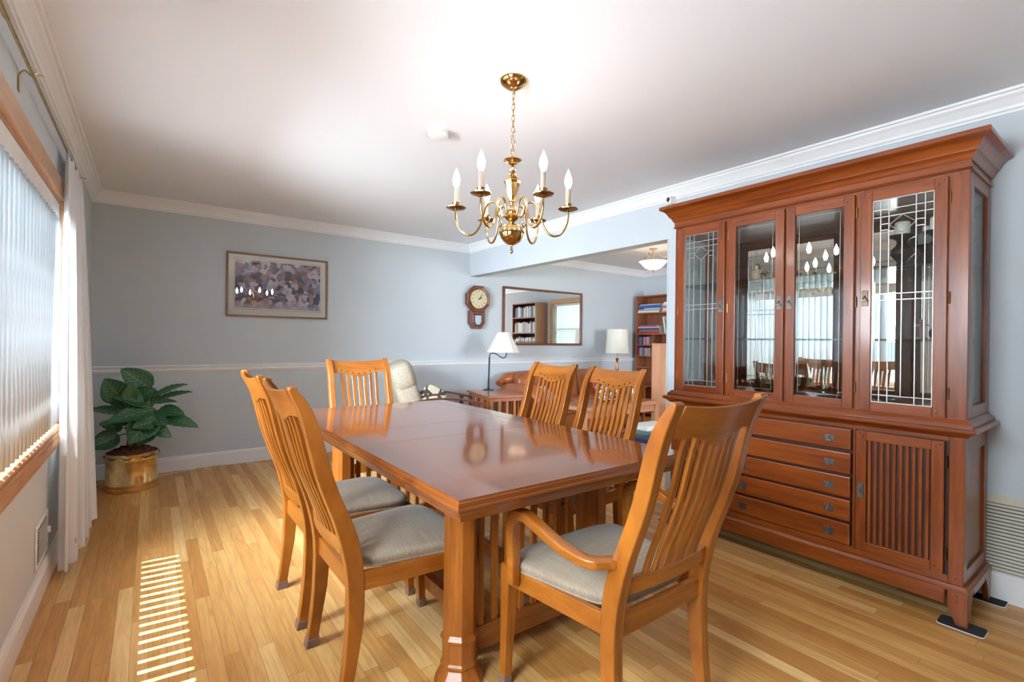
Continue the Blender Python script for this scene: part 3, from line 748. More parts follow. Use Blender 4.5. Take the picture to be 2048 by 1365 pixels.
place(arm_chair, False, (1.285, .915), pi/2, 'honey wood armchair with beige seat in the foreground at the near end of the table', 'armchairs at the table ends')
place(arm_chair, True, (1.27, 3.50), -pi/2, 'honey wood chair at the far end of the table in front of the back wall', 'armchairs at the table ends')
# ------------------------------------------------------------------ hutch (china cabinet)
HX, HU, HB = 2.835, 2.858, 3.272
HY0, HY1 = .512, 1.992
Hh = empty('china_cabinet', (HX, (HY0+HY1)/2, 0), label='tall cherry china cabinet with four glass doors above drawers and slatted door', cat='cabinet')
hx, hy = HX, (HY0+HY1)/2
def hb_(b, x0, x1, y0, y1, z0, z1): b.box(x0-hx, x1-hx, y0-hy, y1-hy, z0, z1); return b
def H(x0, x1, y0, y1, z0, z1): return hb_(MB(), x0, x1, y0, y1, z0, z1)
def around(name, prof, x0, y0, y1, xb, mat=None, par=None):
    # moulding running around front + both sides; prof = (out, z)
    rings = []
    for (px, py, nx, ny) in ((xb, y1, 0, 1), (x0, y1, -1, 1), (x0, y0, -1, -1), (xb, y0, 0, -1)):
        rings.append([(px+nx*a-hx, py+ny*a-hy, z) for a, z in prof])
    return build(name, MB().loft(rings), mat or M['hutch_y'], par or Hh, smooth=True, flat_angle=30)
# lower body
b = MB()
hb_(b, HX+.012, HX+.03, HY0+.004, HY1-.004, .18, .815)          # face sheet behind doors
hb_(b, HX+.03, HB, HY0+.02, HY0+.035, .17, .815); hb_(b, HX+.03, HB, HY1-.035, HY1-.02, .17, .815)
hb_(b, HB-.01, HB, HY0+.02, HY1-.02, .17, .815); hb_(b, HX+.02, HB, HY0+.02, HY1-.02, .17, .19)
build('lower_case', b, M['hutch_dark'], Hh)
b = MB(); st = .052
for y0, y1 in ((HY0, HY0+st), (HY1-st, HY1)): build('face_stile', H(HX, HX+.024, y0, y1, .15, .815), M['hutch'], Hh, bevel=.002)
for y0, y1 in ((.920, .930), (1.581, 1.591)): build('face_stile', H(HX, HX+.02, y0, y1, .195, .793), M['hutch'], Hh, bevel=.002)
for a, c in ((.793, .815), (.15, .198)): build('face_rail', H(HX, HX+.02, HY0+st, HY1-st, a, c), M['hutch_y'], Hh, bevel=.002)
for sgn, yy in ((1, HY0), (-1, HY1)):
    b = MB(); t = .02*sgn
    hb_(b, HX+.0245, HX+.06, yy, yy+t, .15, .815); hb_(b, HB-.05, HB, yy, yy+t, .15, .815); hb_(b, HX+.06, HB-.05, yy, yy+t, .74, .815); hb_(b, HX+.06, HB-.05, yy, yy+t, .15, .225)
    build('side_frame', b, M['hutch'], Hh, bevel=.002)
    build('side_panel', H(HX+.055, HB-.045, yy+t*.5, yy+t*.9, .22, .745), M['hutch'], Hh)
# base with feet
around('base_moulding', [(0, .168), (.010, .165), (.014, .156), (.020, .150), (.020, .142), (.0, .142), (-.02, .142), (-.02, .168)], HX, HY0, HY1, HB)
b = MB(); hb_(b, HX-.018, HX+.004, HY0+.06, HY1-.06, .078, .142); build('front_apron', b, M['hutch_y'], Hh, bevel=.002)
def foot_poly(y0, sg):
    q = [(0, .142), (.068, .142), (.068, .080), (.064, .066), (.056, .046), (.048, .022), (.040, 0), (0, 0)]
    return [(y0+sg*a-hy, z) for a, z in q]
for y0, sg in ((HY0-.018, 1), (HY1+.018, -1)):
    b = MB().prism(foot_poly(y0, sg), 'x', HX-.018-hx, HX+.006-hx)
    q = [(HX+.006, .142), (HX+.095, .142), (HX+.085, .125), (HX+.062, .105), (HX+.048, .075), (HX+.038, .04), (HX+.030, 0), (HX+.006, 0)]
    b.prism([(a-hx, z) for a, z in q], 'y', y0-hy, y0+sg*.022-hy); build('foot', b, M['hutch'], Hh, bevel=.0015)
    q = [(HB, .142), (HB-.13, .142), (HB-.12, .125), (HB-.09, .105), (HB-.07, .075), (HB-.055, .04), (HB-.045, 0), (HB, 0)]
    build('foot', MB().prism([(a-hx, z) for a, z in q], 'y', y0-hy, y0+sg*.022-hy), M['hutch'], Hh, bevel=.0015)
    build('side_apron', H(HX+.095, HB-.13, y0, y0+sg*.02, .112, .142), M['hutch'], Hh)
# counter mouldings
around('counter_moulding', [(-.02, .812), (.004, .812), (.012, .816), (.024, .830), (.038, .836), (.042, .842), (.042, .852), (.036, .858), (-.02, .858)], HX, HY0, HY1, HB)
build('counter_top', H(HX+.01, HB, HY0+.01, HY1-.01, .835, .857), M['hutch_y'], Hh)
around('upper_base_moulding', [(-.02, .858), (.022, .858), (.022, .872), (.016, .880), (.010, .884), (.004, .892), (-.02, .892)], HX+.01, HY0-.002, HY1+.002, HB)
# upper case
UZ0, UZ1 = .880, 2.03
for y0, y1 in ((HY0, .600), (.902, .948), (1.258, 1.288), (1.598, 1.640), (1.945, HY1)):
    build('upper_stile', H(HU+.0025, HU+.024, y0, y1, UZ0+.008, 2.03), M['hutch'], Hh, bevel=.002)
for a, c in ((UZ0, .906), (1.955, UZ1)): build('upper_rail', H(HU+.004, HU+.022, HY0+.02, HY1-.02, a, c), M['hutch_y'], Hh)
build('frieze', H(HU-.006, HU+.02, HY0-.004, HY1+.004, 1.998, 2.045), M['hutch_y'], Hh)
around('bead_moulding', [(-.01, 1.986), (.008, 1.988), (.011, 1.992), (.008, 1.997), (-.01, 1.999)], HU, HY0, HY1, HB)
around('cornice', [(-.02, 2.028), (.006, 2.028), (.012, 2.034), (.016, 2.044), (.022, 2.056), (.030, 2.062), (.032, 2.068), (.036, 2.074), (.044, 2.090), (.058, 2.104), (.074, 2.110), (.078, 2.114), (.078, 2.130), (.074, 2.135), (-.02, 2.135)], HU-.002, HY0, HY1, HB)
build('roof_panel', H(HU, HB, HY0, HY1, 2.10, 2.128), M['hutch'], Hh)
for sgn, yy in ((1, HY0), (-1, HY1)):
    t = .02*sgn; b = MB()
    hb_(b, HU+.025, HU+.09, yy, yy+t, UZ0, 2.1); hb_(b, HB-.05, HB, yy, yy+t, UZ0, 2.1); hb_(b, HU+.09, HB-.05, yy, yy+t, 1.93, 2.1); hb_(b, HU+.09, HB-.05, yy, yy+t, UZ0, .945)
    build('upper_side_frame', b, M['hutch'], Hh, bevel=.002)
    build('side_glass', H(HU+.085, HB-.045, yy+t*.45, yy+t*.6, .94, 1.935), M['glass'], Hh)
build('upper_floor', H(HU+.02, HB-.01, HY0+.02, HY1-.02, .885, .900), M['hutch_y'], Hh)
build('upper_ceiling', H(HU+.02, HB-.01, HY0+.02, HY1-.02, 1.985, 2.0), M['hutch_y'], Hh)
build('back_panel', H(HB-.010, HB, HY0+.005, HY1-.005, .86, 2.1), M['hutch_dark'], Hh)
build('mirror_back', H(HB-.014, HB-.010, HY0+.02, HY1-.02, .90, 1.985), M['mirror2'], Hh)
for z in (1.245, 1.60):
    build('glass_shelf', H(HU+.045, HB-.02, HY0+.024, HY1-.024, z-.009, z), M['shelfglass'], Hh)
def hinge(par, y, z, x=HX, mat='antique'):
    o = build('hinge', MB().tube([(0, 0, -.027), (0, 0, .027)], .0045, 8), M[mat], par, smooth=True); o.location = (x-.006-hx, y-hy, z); return o
def pegs(par, x, pts):
    for y, z in pts:
        o = build('peg', MB().lathe([(.0001, -.004), (.003, -.0035), (.0042, -.001), (.0042, .002)], (0, 0, 0), 10, 'x'), M['hutch'], par, smooth=True); o.location = (x-hx, y-hy, z)
def pull(par, y, z, x, vert=True):
    # backplate with a folded triangular drop
    b = MB()
    if vert: b.box(-.003, 0, -.0135, .0135, -.038, .038)
    else: b.box(-.003, 0, -.022, .022, -.017, .017)
    o = build('backplate', b, M['pewter'], par, bevel=.0012); o.location = (x-hx, y-hy, z)
    b = MB(); b.tube([(-.006, 0, .012), (-.013, .008, -.008), (-.013, -.008, -.008), (-.006, 0, .012)], .0022, 6)
    b.prism([(-.011, -.006), (.011, -.006), (.013, -.015), (-.013, -.015)], 'x', -.016, -.010)
    b.lathe([(.0035, -.008), (.0035, 0)], (0, 0, .012), 8, 'x')
    p = build('drop_pull', b, M['pewter'], o, bevel=.0008)
    return o
def glass_door(y0, y1, leaded, hinge_left, pullside):
    z0, z1 = .889, 1.972; X0, X1 = HU-.016, HU+.002
    d = bpy.data.objects.new('glass_door', None); link(d, Hh)
    sw = .048; 
    gz0, gz1 = .934, 1.922
    for a, c in ((y0, y0+sw), (y1-sw, y1)): build('stile', H(X0, X1, a, c, z0, z1), M['hutch'], d, bevel=.003)
    for a, c in ((z0, gz0), (gz1, z1)): build('rail', H(X0+.001, X1, y0+sw, y1-sw, a, c), M['hutch_y'], d, bevel=.002)
    ga, gb = y0+sw, y1-sw
    build('glass_pane', H(HU-.007, HU-.004, ga, gb, gz0, gz1), M['glass'], d)
    if leaded:
        b = MB(); wd = gb-ga; Lx = HU-.009
        def vl(y, za, zb): hb_(b, Lx, Lx+.006, y-.0018, y+.0018, za, zb)
        def hl(z, ya, yb): hb_(b, Lx, Lx+.006, ya, yb, z-.0018, z+.0018)
        c1, c2, c3, c4 = ga+.14*wd, ga+.28*wd, gb-.28*wd, gb-.14*wd; m = (ga+gb)/2
        for y in (c1, c2, c3, c4): vl(y, gz0, gz1)
        for z in (gz1-.002, gz0+.002, gz1-.050, gz1-.085, 1.462, 1.432, gz0+.036): hl(z, ga, gb)
        for ya, yb in ((c1, c2), (c3, c4)):
            hl(gz1-.120, ya, yb); hl(gz1-.150, ya, yb)
        vl(ga+.002, gz0, gz1); vl(gb-.002, gz0, gz1)
        zc = gz1-.128; hh = .043; hw2 = (c3-c2)/2-.002
        for p, q in (((m, zc+hh), (c3, zc)), ((c3, zc), (m, zc-hh)), ((m, zc-hh), (c2, zc)), ((c2, zc), (m, zc+hh))):
            b.tube([(Lx+.003-hx, p[0]-hy, p[1]), (Lx+.003-hx, q[0]-hy, q[1])], .0024, 6)
        vl(m, gz0+.036, zc-hh)
        build('leading', b, M['lead'], d)
    else:
        b = MB()
        hb_(b, HU-.0072, HU-.0070, ga+.018, gb-.018, gz1-.019, gz1-.018); hb_(b, HU-.0072, HU-.0070, ga+.018, gb-.018, gz0+.018, gz0+.019)
        hb_(b, HU-.0072, HU-.0070, ga+.018, ga+.019, gz0+.018, gz1-.018); hb_(b, HU-.0072, HU-.0070, gb-.019, gb-.018, gz0+.018, gz1-.018)
        build('bevel_line', b, M['lead'], d)
    hyy = y1+.004 if hinge_left else y0-.004
    for z in (1.88, 1.43, 1.0): hinge(d, hyy, z, HU+.002)
    pts = []
    for (yy, sg) in ((y0, 1), (y1, -1)):
        for (zz, sz) in ((z0, 1), (z1, -1)):
            pts += [(yy+sg*.015, zz+sz*.014), (yy+sg*.033, zz+sz*.026)] if (sz > 0) else [(yy+sg*.015, zz+sz*.014), (yy+sg*.033, zz+sz*.030)]
    pegs(d, X0, pts)
    py = y0+.022 if pullside == 'r' else y1-.022
    pull(d, py, 1.445, X0)
    return d
glass_door(1.630, 1.958, True, True, 'r'); glass_door(1.278, 1.608, False, True, 'r')
glass_door(.938, 1.268, False, False, 'l'); glass_door(.580, .912, True, False, 'l')
build('key_escutcheon', H(HU-.020, HU-.016, .889-.012, .889+.012, 1.405, 1.480), M['bronze'], Hh, bevel=.001)
# lower doors and drawers
def slat_door(y0, y1, pulls, hinge_y):
    z0, z1 = .203, .789; X0, X1 = HX-.016, HX+.004
    d = bpy.data.objects.new('slatted_door', None); link(d, Hh); sw = .045
    for a, c in ((y0, y0+sw), (y1-sw, y1)): build('stile', H(X0, X1, a, c, z0, z1), M['hutch'], d, bevel=.003)
    for a, c in ((z0, z0+.042), (z1-.044, z1)): build('rail', H(X0+.001, X1, y0+sw, y1-sw, a, c), M['hutch_y'], d, bevel=.002)
    build('panel', H(HX+.000, HX+.006, y0+sw, y1-sw, z0+.04, z1-.042), M['hutch_dark'], d)  # darkened panel, gives painted shade to the gaps between slats
    n = 10; ga, gb = y0+sw, y1-sw; pit = (gb-ga)/n
    for i in range(n):
        yc_ = ga+(i+.5)*pit+.001
        build('slat', H(X0+.006, HX+.001, yc_-.0068, yc_+.0068, z0+.042, z1-.044), M['hutch'], d, bevel=.002)
    for z in (.70, .29): hinge(d, hinge_y, z, HX+.002, 'bronze')
    pegs(d, X0, [(y0+.014, z1-.014), (y0+.030, z1-.026), (y1-.014, z1-.014), (y1-.030, z1-.026), (y0+.014, z0+.014), (y0+.030, z0+.026), (y1-.014, z0+.014), (y1-.030, z0+.026)])
    pull(d, pulls, .497, X0)
slat_door(.578, .914, .891, .573); slat_door(1.60, 1.936, 1.623, 1.941)
for z0, z1 in ((.684, .788), (.560, .667), (.441, .548), (.323, .430), (.205, .311)):
    d = build('drawer', H(HX-.016, HX+.004, .936, 1.577, z0, z1), M['hutch_y'], Hh, bevel=.006, bseg=3)
    for y in (1.03, 1.485): pull(d, y, (z0+z1)/2-.004, HX-.016, False)
pegs(Hh, HX, [(.54, .805), (.925, .803), (.54, .19), (.925, .19), (1.96, .805)]); pegs(Hh, HU, [(.543, 1.975), (1.972, 1.982)]); pegs(Hh, HX-.018, [(HY0+.02, .125), (HY0+.02, .098)])
# felt pads under feet
for (x, y, lb) in ((HX+.005, HY0+.005, 'dark felt slider pad under the front right foot of the china cabinet'), (HB-.02, HY0+.00, 'dark felt slider pad under the rear right foot of the china cabinet'), (HX+.005, HY1-.005, 'dark felt slider pad under the front left foot of the china cabinet')):
    b = MB(); q = []
    for cx, cy, a0 in ((.032, .062, 0), (-.032, .062, 90), (-.032, -.062, 180), (.032, -.062, 270)):
        for k in range(4): t = radians(a0+k*30); q.append((cx+.014*cos(t), cy+.014*sin(t)))
    p = empty('slider_pad', (x, y, 0), label=lb, cat='furniture pad', group='slider pads under the cabinet feet')
    b.prism(q, 'z', .003, .0075); build('felt', b, M['felt'], p)
    build('base', MB().prism([(a*1.03, c*1.03) for a, c in q], 'z', 0, .003), M['white'], p)
for ch in list(Hh.children):
    pass
Hh.location.z = .0075
# items in the hutch
Z1, Z0, ZB = 1.60+.0075, 1.245+.0075, .900+.0075
def item(name, x, y, z, label, cat, group=None): return empty(name, (x, y, z), label=label, cat=cat, group=group)
def candleholder(x, y, s, label):
    t = item('candle_holder', x, y, Z1, label, 'candle holder', 'bronze candle holders in the cabinet')
    build('stand', MB().lathe([(.045*s, 0), (.047*s, .008), (.030*s, .018), (.020*s, .035), (.035*s, .055), (.052*s, .075), (.050*s, .100), (.030*s, .120), (.022*s, .135), (.030*s, .150), (.060*s, .165), (.064*s, .172), (.04*s, .172)], (0, 0, 0), 24), M['bronze'], t, smooth=True)
    build('candle', MB().lathe([(.034*s, .170), (.034*s, .235), (.030*s, .240), (.001, .238)], (0, 0, 0), 24), M['wax'], t, smooth=True)
candleholder(3.06, .80, .95, 'bronze candle holder with white candle, the left one behind the right-hand leaded door')
candleholder(3.06, .655, 1.05, 'larger bronze candle holder with white candle, rightmost on the cabinet shelf')
t = item('copper_pot', 3.06, 1.00, Z1, 'small copper pot with a ring handle on the cabinet shelf', 'pot')
build('body', MB().lathe([(.05, 0), (.055, .005), (.056, .07), (.050, .075), (.048, .07), (.046, .01), (.001, .008)], (0, 0, 0), 28), M['copper'], t, smooth=True)
build('handle', MB().tube([(-.060, .018*cos(a), .045+.018*sin(a)) for a in [i*pi/6 for i in range(12)]], .003, 6, loop=True), M['bronze'], t, smooth=True)
t = item('lidded_dish', 3.06, 1.36, Z1, 'low terracotta lidded dish on the cabinet shelf', 'dish')
build('dish', MB().lathe([(.03, 0), (.06, .012), (.078, .030), (.080, .034), (.07, .034)], (0, 0, 0), 28), M['terra'], t, smooth=True)
build('lid', MB().lathe([(.078, .034), (.060, .052), (.02, .066), (.010, .070), (.014, .080), (.001, .088)], (0, 0, 0), 28), M['terra'], t, smooth=True)
def figurine(x, y, z, s, label):
    t = item('figurine', x, y, z, label, 'figurine', 'cream figurines in the cabinet')
    b = MB().lathe([(.04*s, 0), (.045*s, .02*s), (.038*s, .06*s), (.030*s, .10*s), (.034*s, .125*s), (.018*s, .145*s), (.020*s, .165*s), (.016*s, .185*s), (.001, .195*s)], (0, 0, 0), 18, sy=1.25)
    b.tube([(0, .03*s, .12*s), (-.02*s, .05*s, .09*s), (-.035*s, .03*s, .075*s)], .010*s, 8); b.tube([(0, -.03*s, .12*s), (-.02*s, -.055*s, .10*s), (-.02*s, -.07*s, .13*s)], .010*s, 8)
    build('body', b, M['ceramic'], t, smooth=True)
    build('base', MB().lathe([(.05*s, -.0), (.052*s, .01*s), (.04*s, .014*s)], (0, 0, 0), 18, sy=1.2), M['ceramic'], t, smooth=True)
figurine(3.06, 1.735, Z1, .95, 'cream seated figurine on the shelf behind the left leaded door')
figurine(3.08, 1.55, Z1, .6, 'small cream figurine at the left edge of the second glass door')
t = item('standing_cross', 3.08, .725, Z0, 'small dark standing cross on the middle shelf behind the right-hand door', 'cross')
build('cross', MB().box(-.004, .004, -.006, .006, 0, .10).box(-.004, .004, -.028, .028, .065, .076), M['mahog'], t)
build('base', MB().box(-.015, .015, -.02, .02, 0, .008), M['mahog'], t)
t = item('small_jar', 3.08, .665, Z0, 'small dark round jar beside the cross on the middle shelf', 'jar')
build('jar_body', MB().lathe([(.018, 0), (.030, .02), (.031, .038), (.020, .055), (.016, .062), (.020, .068)], (0, 0, 0), 20), M['bronze'], t, smooth=True)
t = item('glass_bowl', 3.05, 1.47, ZB, 'green tinted glass bowl on the cabinet floor behind the second glass door', 'bowl')
build('bowl', MB().lathe([(.03, 0), (.05, .01), (.085, .05), (.095, .085), (.091, .085), (.082, .052), (.048, .014), (.001, .012)], (0, 0, 0), 32), M['greenglass'], t, smooth=True)
build('rim', MB().lathe([(.0935, .083), (.0975, .086), (.0935, .089), (.0895, .086), (.0935, .083)], (0, 0, 0), 32), M['greenglass'], t, smooth=True)
t = item('salt_shaker', 3.02, 1.70, ZB, 'small white shaker on the cabinet floor behind the left leaded door', 'shaker')
build('shaker_body', MB().lathe([(.018, 0), (.020, .03), (.012, .05), (.014, .065), (.010, .078), (.001, .082)], (0, 0, 0), 16), M['wax'], t, smooth=True)
t = item('crystal_candlestick', 2.98, 1.33, ZB, 'clear glass candlestick on the cabinet floor behind the second glass door', 'candlestick')
build('stick', MB().lathe([(.035, 0), (.034, .008), (.012, .02), (.016, .05), (.011, .09), (.015, .13), (.011, .17), (.017, .20), (.013, .215)], (0, 0, 0), 12), M['shelfglass'], t)
t = item('oval_platter', 3.10, 1.05, ZB, 'dark rimmed platter lying on the cabinet floor behind the third glass door', 'platter')
build('platter', MB().lathe([(.05, 0), (.09, .006), (.12, .016), (.118, .018), (.085, .009), (.001, .006)], (0, 0, 0), 32, sy=1.3), M['bronze'], t, smooth=True)
build('rim', MB().lathe([(.117, .015), (.121, .018), (.117, .021), (.113, .018), (.117, .015)], (0, 0, 0), 32, sy=1.3), M['lead'], t, smooth=True)
# security camera
t = empty('security_camera', (HU-.035, HY1+.015, 2.1425), -.35, label='small white cube security camera on the left end of the cabinet cornice', cat='camera')
build('body', MB().box(-.022, .022, -.024, .024, .016, .066), M['white'], t, bevel=.004)
build('lens', MB().lathe([(.0001, -.0265), (.008, -.0265), (.015, -.025), (.016, -.022)], (0, 0, .047), 24, 'x'), M['black'], t, smooth=True)
build('sensor_dot', MB().lathe([(.0001, -.0235), (.0035, -.0235), (.0035, -.022)], (0, 0, .026), 12, 'x'), M['black'], t)
build('stand', MB().lathe([(.018, 0), (.018, .003), (.006, .006), (.005, .017)], (0, 0, 0), 16), M['white'], t, smooth=True)
# ------------------------------------------------------------------ chandelier
CX, CY = 1.352, 1.83
ch = empty('chandelier', (CX, CY, ZC), label='brass six-arm chandelier with lit candle bulbs hanging over the dining table', cat='chandelier')
def zz(z): return z-ZC
def prof(lst): return [(r, zz(z)) for r, z in lst]
build('canopy', MB().lathe([(.001, zz(2.395)), (.012, zz(2.395)), (.030, zz(2.403)), (.055, zz(2.420)), (.066, zz(2.432)), (.067, zz(2.44)), (.001, zz(2.4399))], n=40), M['brass'], ch, smooth=True)
build('column', MB().lathe(prof([(.001, 1.628), (.006, 1.632), (.008, 1.640), (.006, 1.648), (.004, 1.655), (.005, 1.668), (.020, 1.672), (.040, 1.685), (.052, 1.704), (.056, 1.722), (.060, 1.724), (.060, 1.728), (.056, 1.730), (.050, 1.748), (.035, 1.762), (.015, 1.768), (.010, 1.772), (.014, 1.778), (.030, 1.790), (.034, 1.800), (.022, 1.806), (.018, 1.812), (.020, 1.816), (.020, 1.842), (.016, 1.848), (.010, 1.855), (.012, 1.866), (.016, 1.872)]), n=32), M['brass'], ch, smooth=True)
build('urn', MB().lathe(prof([(.012, 1.870), (.016, 1.880), (.036, 1.955), (.041, 1.966), (.040, 1.970), (.024, 1.985), (.012, 1.996), (.008, 2.000)]), n=8), M['brass'], ch)
build('upper_stem', MB().lathe(prof([(.008, 1.998), (.018, 2.012), (.020, 2.018), (.008, 2.022), (.010, 2.030), (.006, 2.036), (.006, 2.075), (.009, 2.080), (.005, 2.090)]), n=24), M['brass'], ch, smooth=True)
build('upper_dish', MB().lathe(prof([(.006, 2.052), (.020, 2.050), (.030, 2.054), (.044, 2.064), (.044, 2.067), (.030, 2.058), (.006, 2.056)]), n=8), M['brass'], ch)
for k in range(12):
    z0 = 2.092+k*.0262; pts = []
    for i in range(12):
        a = 2*pi*i/12; u = .0075*cos(a); v_ = .0165*sin(a); d = (radians(35) if k % 2 else radians(125))
        pts.append((u*cos(d), u*sin(d), zz(z0+.0125+v_)))
    build('chain_link', MB().tube(pts, .0016, 6, loop=True), M['brass'], ch, smooth=True)
wp = [(.004, 0, zz(2.09))]
for i in range(60):
    a = i*.55; t = i/59; wp.append((.004+.012*cos(a)*(1 if .0 < t < .35 else .35), .013*sin(a)*(1 if t < .35 else .35), zz(2.10+.17*min(t, .35)/.35*.6+max(0, t-.35)/.65*.20)))
wp.append((0, 0, zz(2.398)))
build('wire', MB().tube(wp, .0015, 6), M['brass'], ch, smooth=True)
arm_path = [(.018, 1.812), (.040, 1.800), (.052, 1.820), (.060, 1.850), (.078, 1.868), (.100, 1.868), (.122, 1.848), (.136, 1.800), (.150, 1.755), (.175, 1.722), (.203, 1.713), (.232, 1.725), (.254, 1.760), (.262, 1.800), (.262, 1.834)]
APTS = catmull([(r, 0, zz(z)) for r, z in arm_path], 5)
firstarm = None
for k in range(6):
    if firstarm is None:
        a = bpy.data.objects.new('arm', None); link(a, ch)
        build('arm_tube', MB().tube(APTS, .0052, 10), M['brass'], a, smooth=True)
        build('scroll', MB().tube(catmull([(.136, 0, zz(1.80)), (.118, 0, zz(1.775)), (.104, 0, zz(1.785)), (.108, 0, zz(1.80))], 4), .0035, 8), M['brass'], a, smooth=True)
        build('bobeche', MB().lathe([(.006, zz(1.832)), (.020, zz(1.830)), (.046, zz(1.838)), (.047, zz(1.842)), (.024, zz(1.836)), (.006, zz(1.838))], (.262, 0, 0), 8), M['bobeche'], a)
        build('candle_cup', MB().lathe([(.006, zz(1.835)), (.012, zz(1.840)), (.017, zz(1.858)), (.018, zz(1.864)), (.0145, zz(1.864))], (.262, 0, 0), 20), M['brass'], a, smooth=True)
        build('candle_sleeve', MB().lathe([(.0115, zz(1.842)), (.0115, zz(1.934)), (.008, zz(1.936))], (.262, 0, 0), 20), M['candle'], a, smooth=True)
        build('bulb', MB().lathe([(.008, zz(1.936)), (.013, zz(1.948)), (.0175, zz(1.966)), (.0165, zz(1.982)), (.011, zz(2.000)), (.005, zz(2.014)), (.0008, zz(2.026))], (.262, 0, 0), 20), M['bulb'], a, smooth=True)
        firstarm = a
    else: a = copy_tree(firstarm, ch)
    a.rotation_euler = (0, 0, -YAW+k*pi/3)
# smoke detector
t = empty('smoke_detector', (1.335, 2.54, ZC), label='round white smoke detector on the ceiling left of the chandelier', cat='smoke detector')
build('base', MB().lathe([(.058, 0), (.058, -.014), (.050, -.016)], n=40), M['white'], t, smooth=True)
build('cover', MB().lathe([(.060, -.018), (.060, -.030), (.052, -.040), (.020, -.043), (.001, -.043)], n=40), M['white'], t, smooth=True)
build('vent_slots', MB().lathe([(.0545, -.0138), (.0545, -.0182)], n=10), M['dark'], t)

# ------------------------------------------------------------------ living room ceiling light
lx, ly = 5.17, 3.93
t = empty('ceiling_light', (lx, ly, ZC), label='alabaster bowl ceiling light with scrolled metal arms in the next room', cat='ceiling light')
build('medallion', MB().lathe([(.001, -.012), (.06, -.014), (.10, -.010), (.17, -.016), (.20, -.010), (.26, -.012), (.285, -.004), (.29, 0), (.001, -.0005)], n=48), M['trim'], t, smooth=True, flat_angle=20)
build('canopy', MB().lathe([(.05, -.012), (.055, -.02), (.02, -.035), (.012, -.05), (.012, -.16), (.02, -.17)], n=24), M['candle'], t, smooth=True)
build('glass_bowl', MB().lathe([(.175, -.178), (.180, -.182), (.160, -.195), (.135, -.225), (.100, -.262), (.045, -.285), (.001, -.29), (.001, -.286), (.043, -.281), (.097, -.258), (.131, -.222), (.156, -.190)], n=48), M['bowl'], t, smooth=True)
build('finial', MB().lathe([(.012, -.288), (.016, -.295), (.006, -.305), (.009, -.313), (.001, -.325)], n=16), M['antique'], t, smooth=True)
for k in range(3):
    a = k*2*pi/3-.75; pts = [(.015, -.10), (.05, -.085), (.09, -.10), (.13, -.13), (.155, -.12), (.162, -.095), (.148, -.085), (.140, -.098)]
    build('scroll_arm', MB().tube(catmull([(r*cos(a), r*sin(a), z) for r, z in pts], 5), .005, 8), M['antique'], t, smooth=True)
l = bpy.data.lights.new('ceiling_light_bulb', 'POINT'); l.energy = 22; l.color = (1, .80, .58); l.shadow_soft_size = .05
o = bpy.data.objects.new('ceiling_light_bulb', l); link(o, t); o.location = (0, 0, -.20)

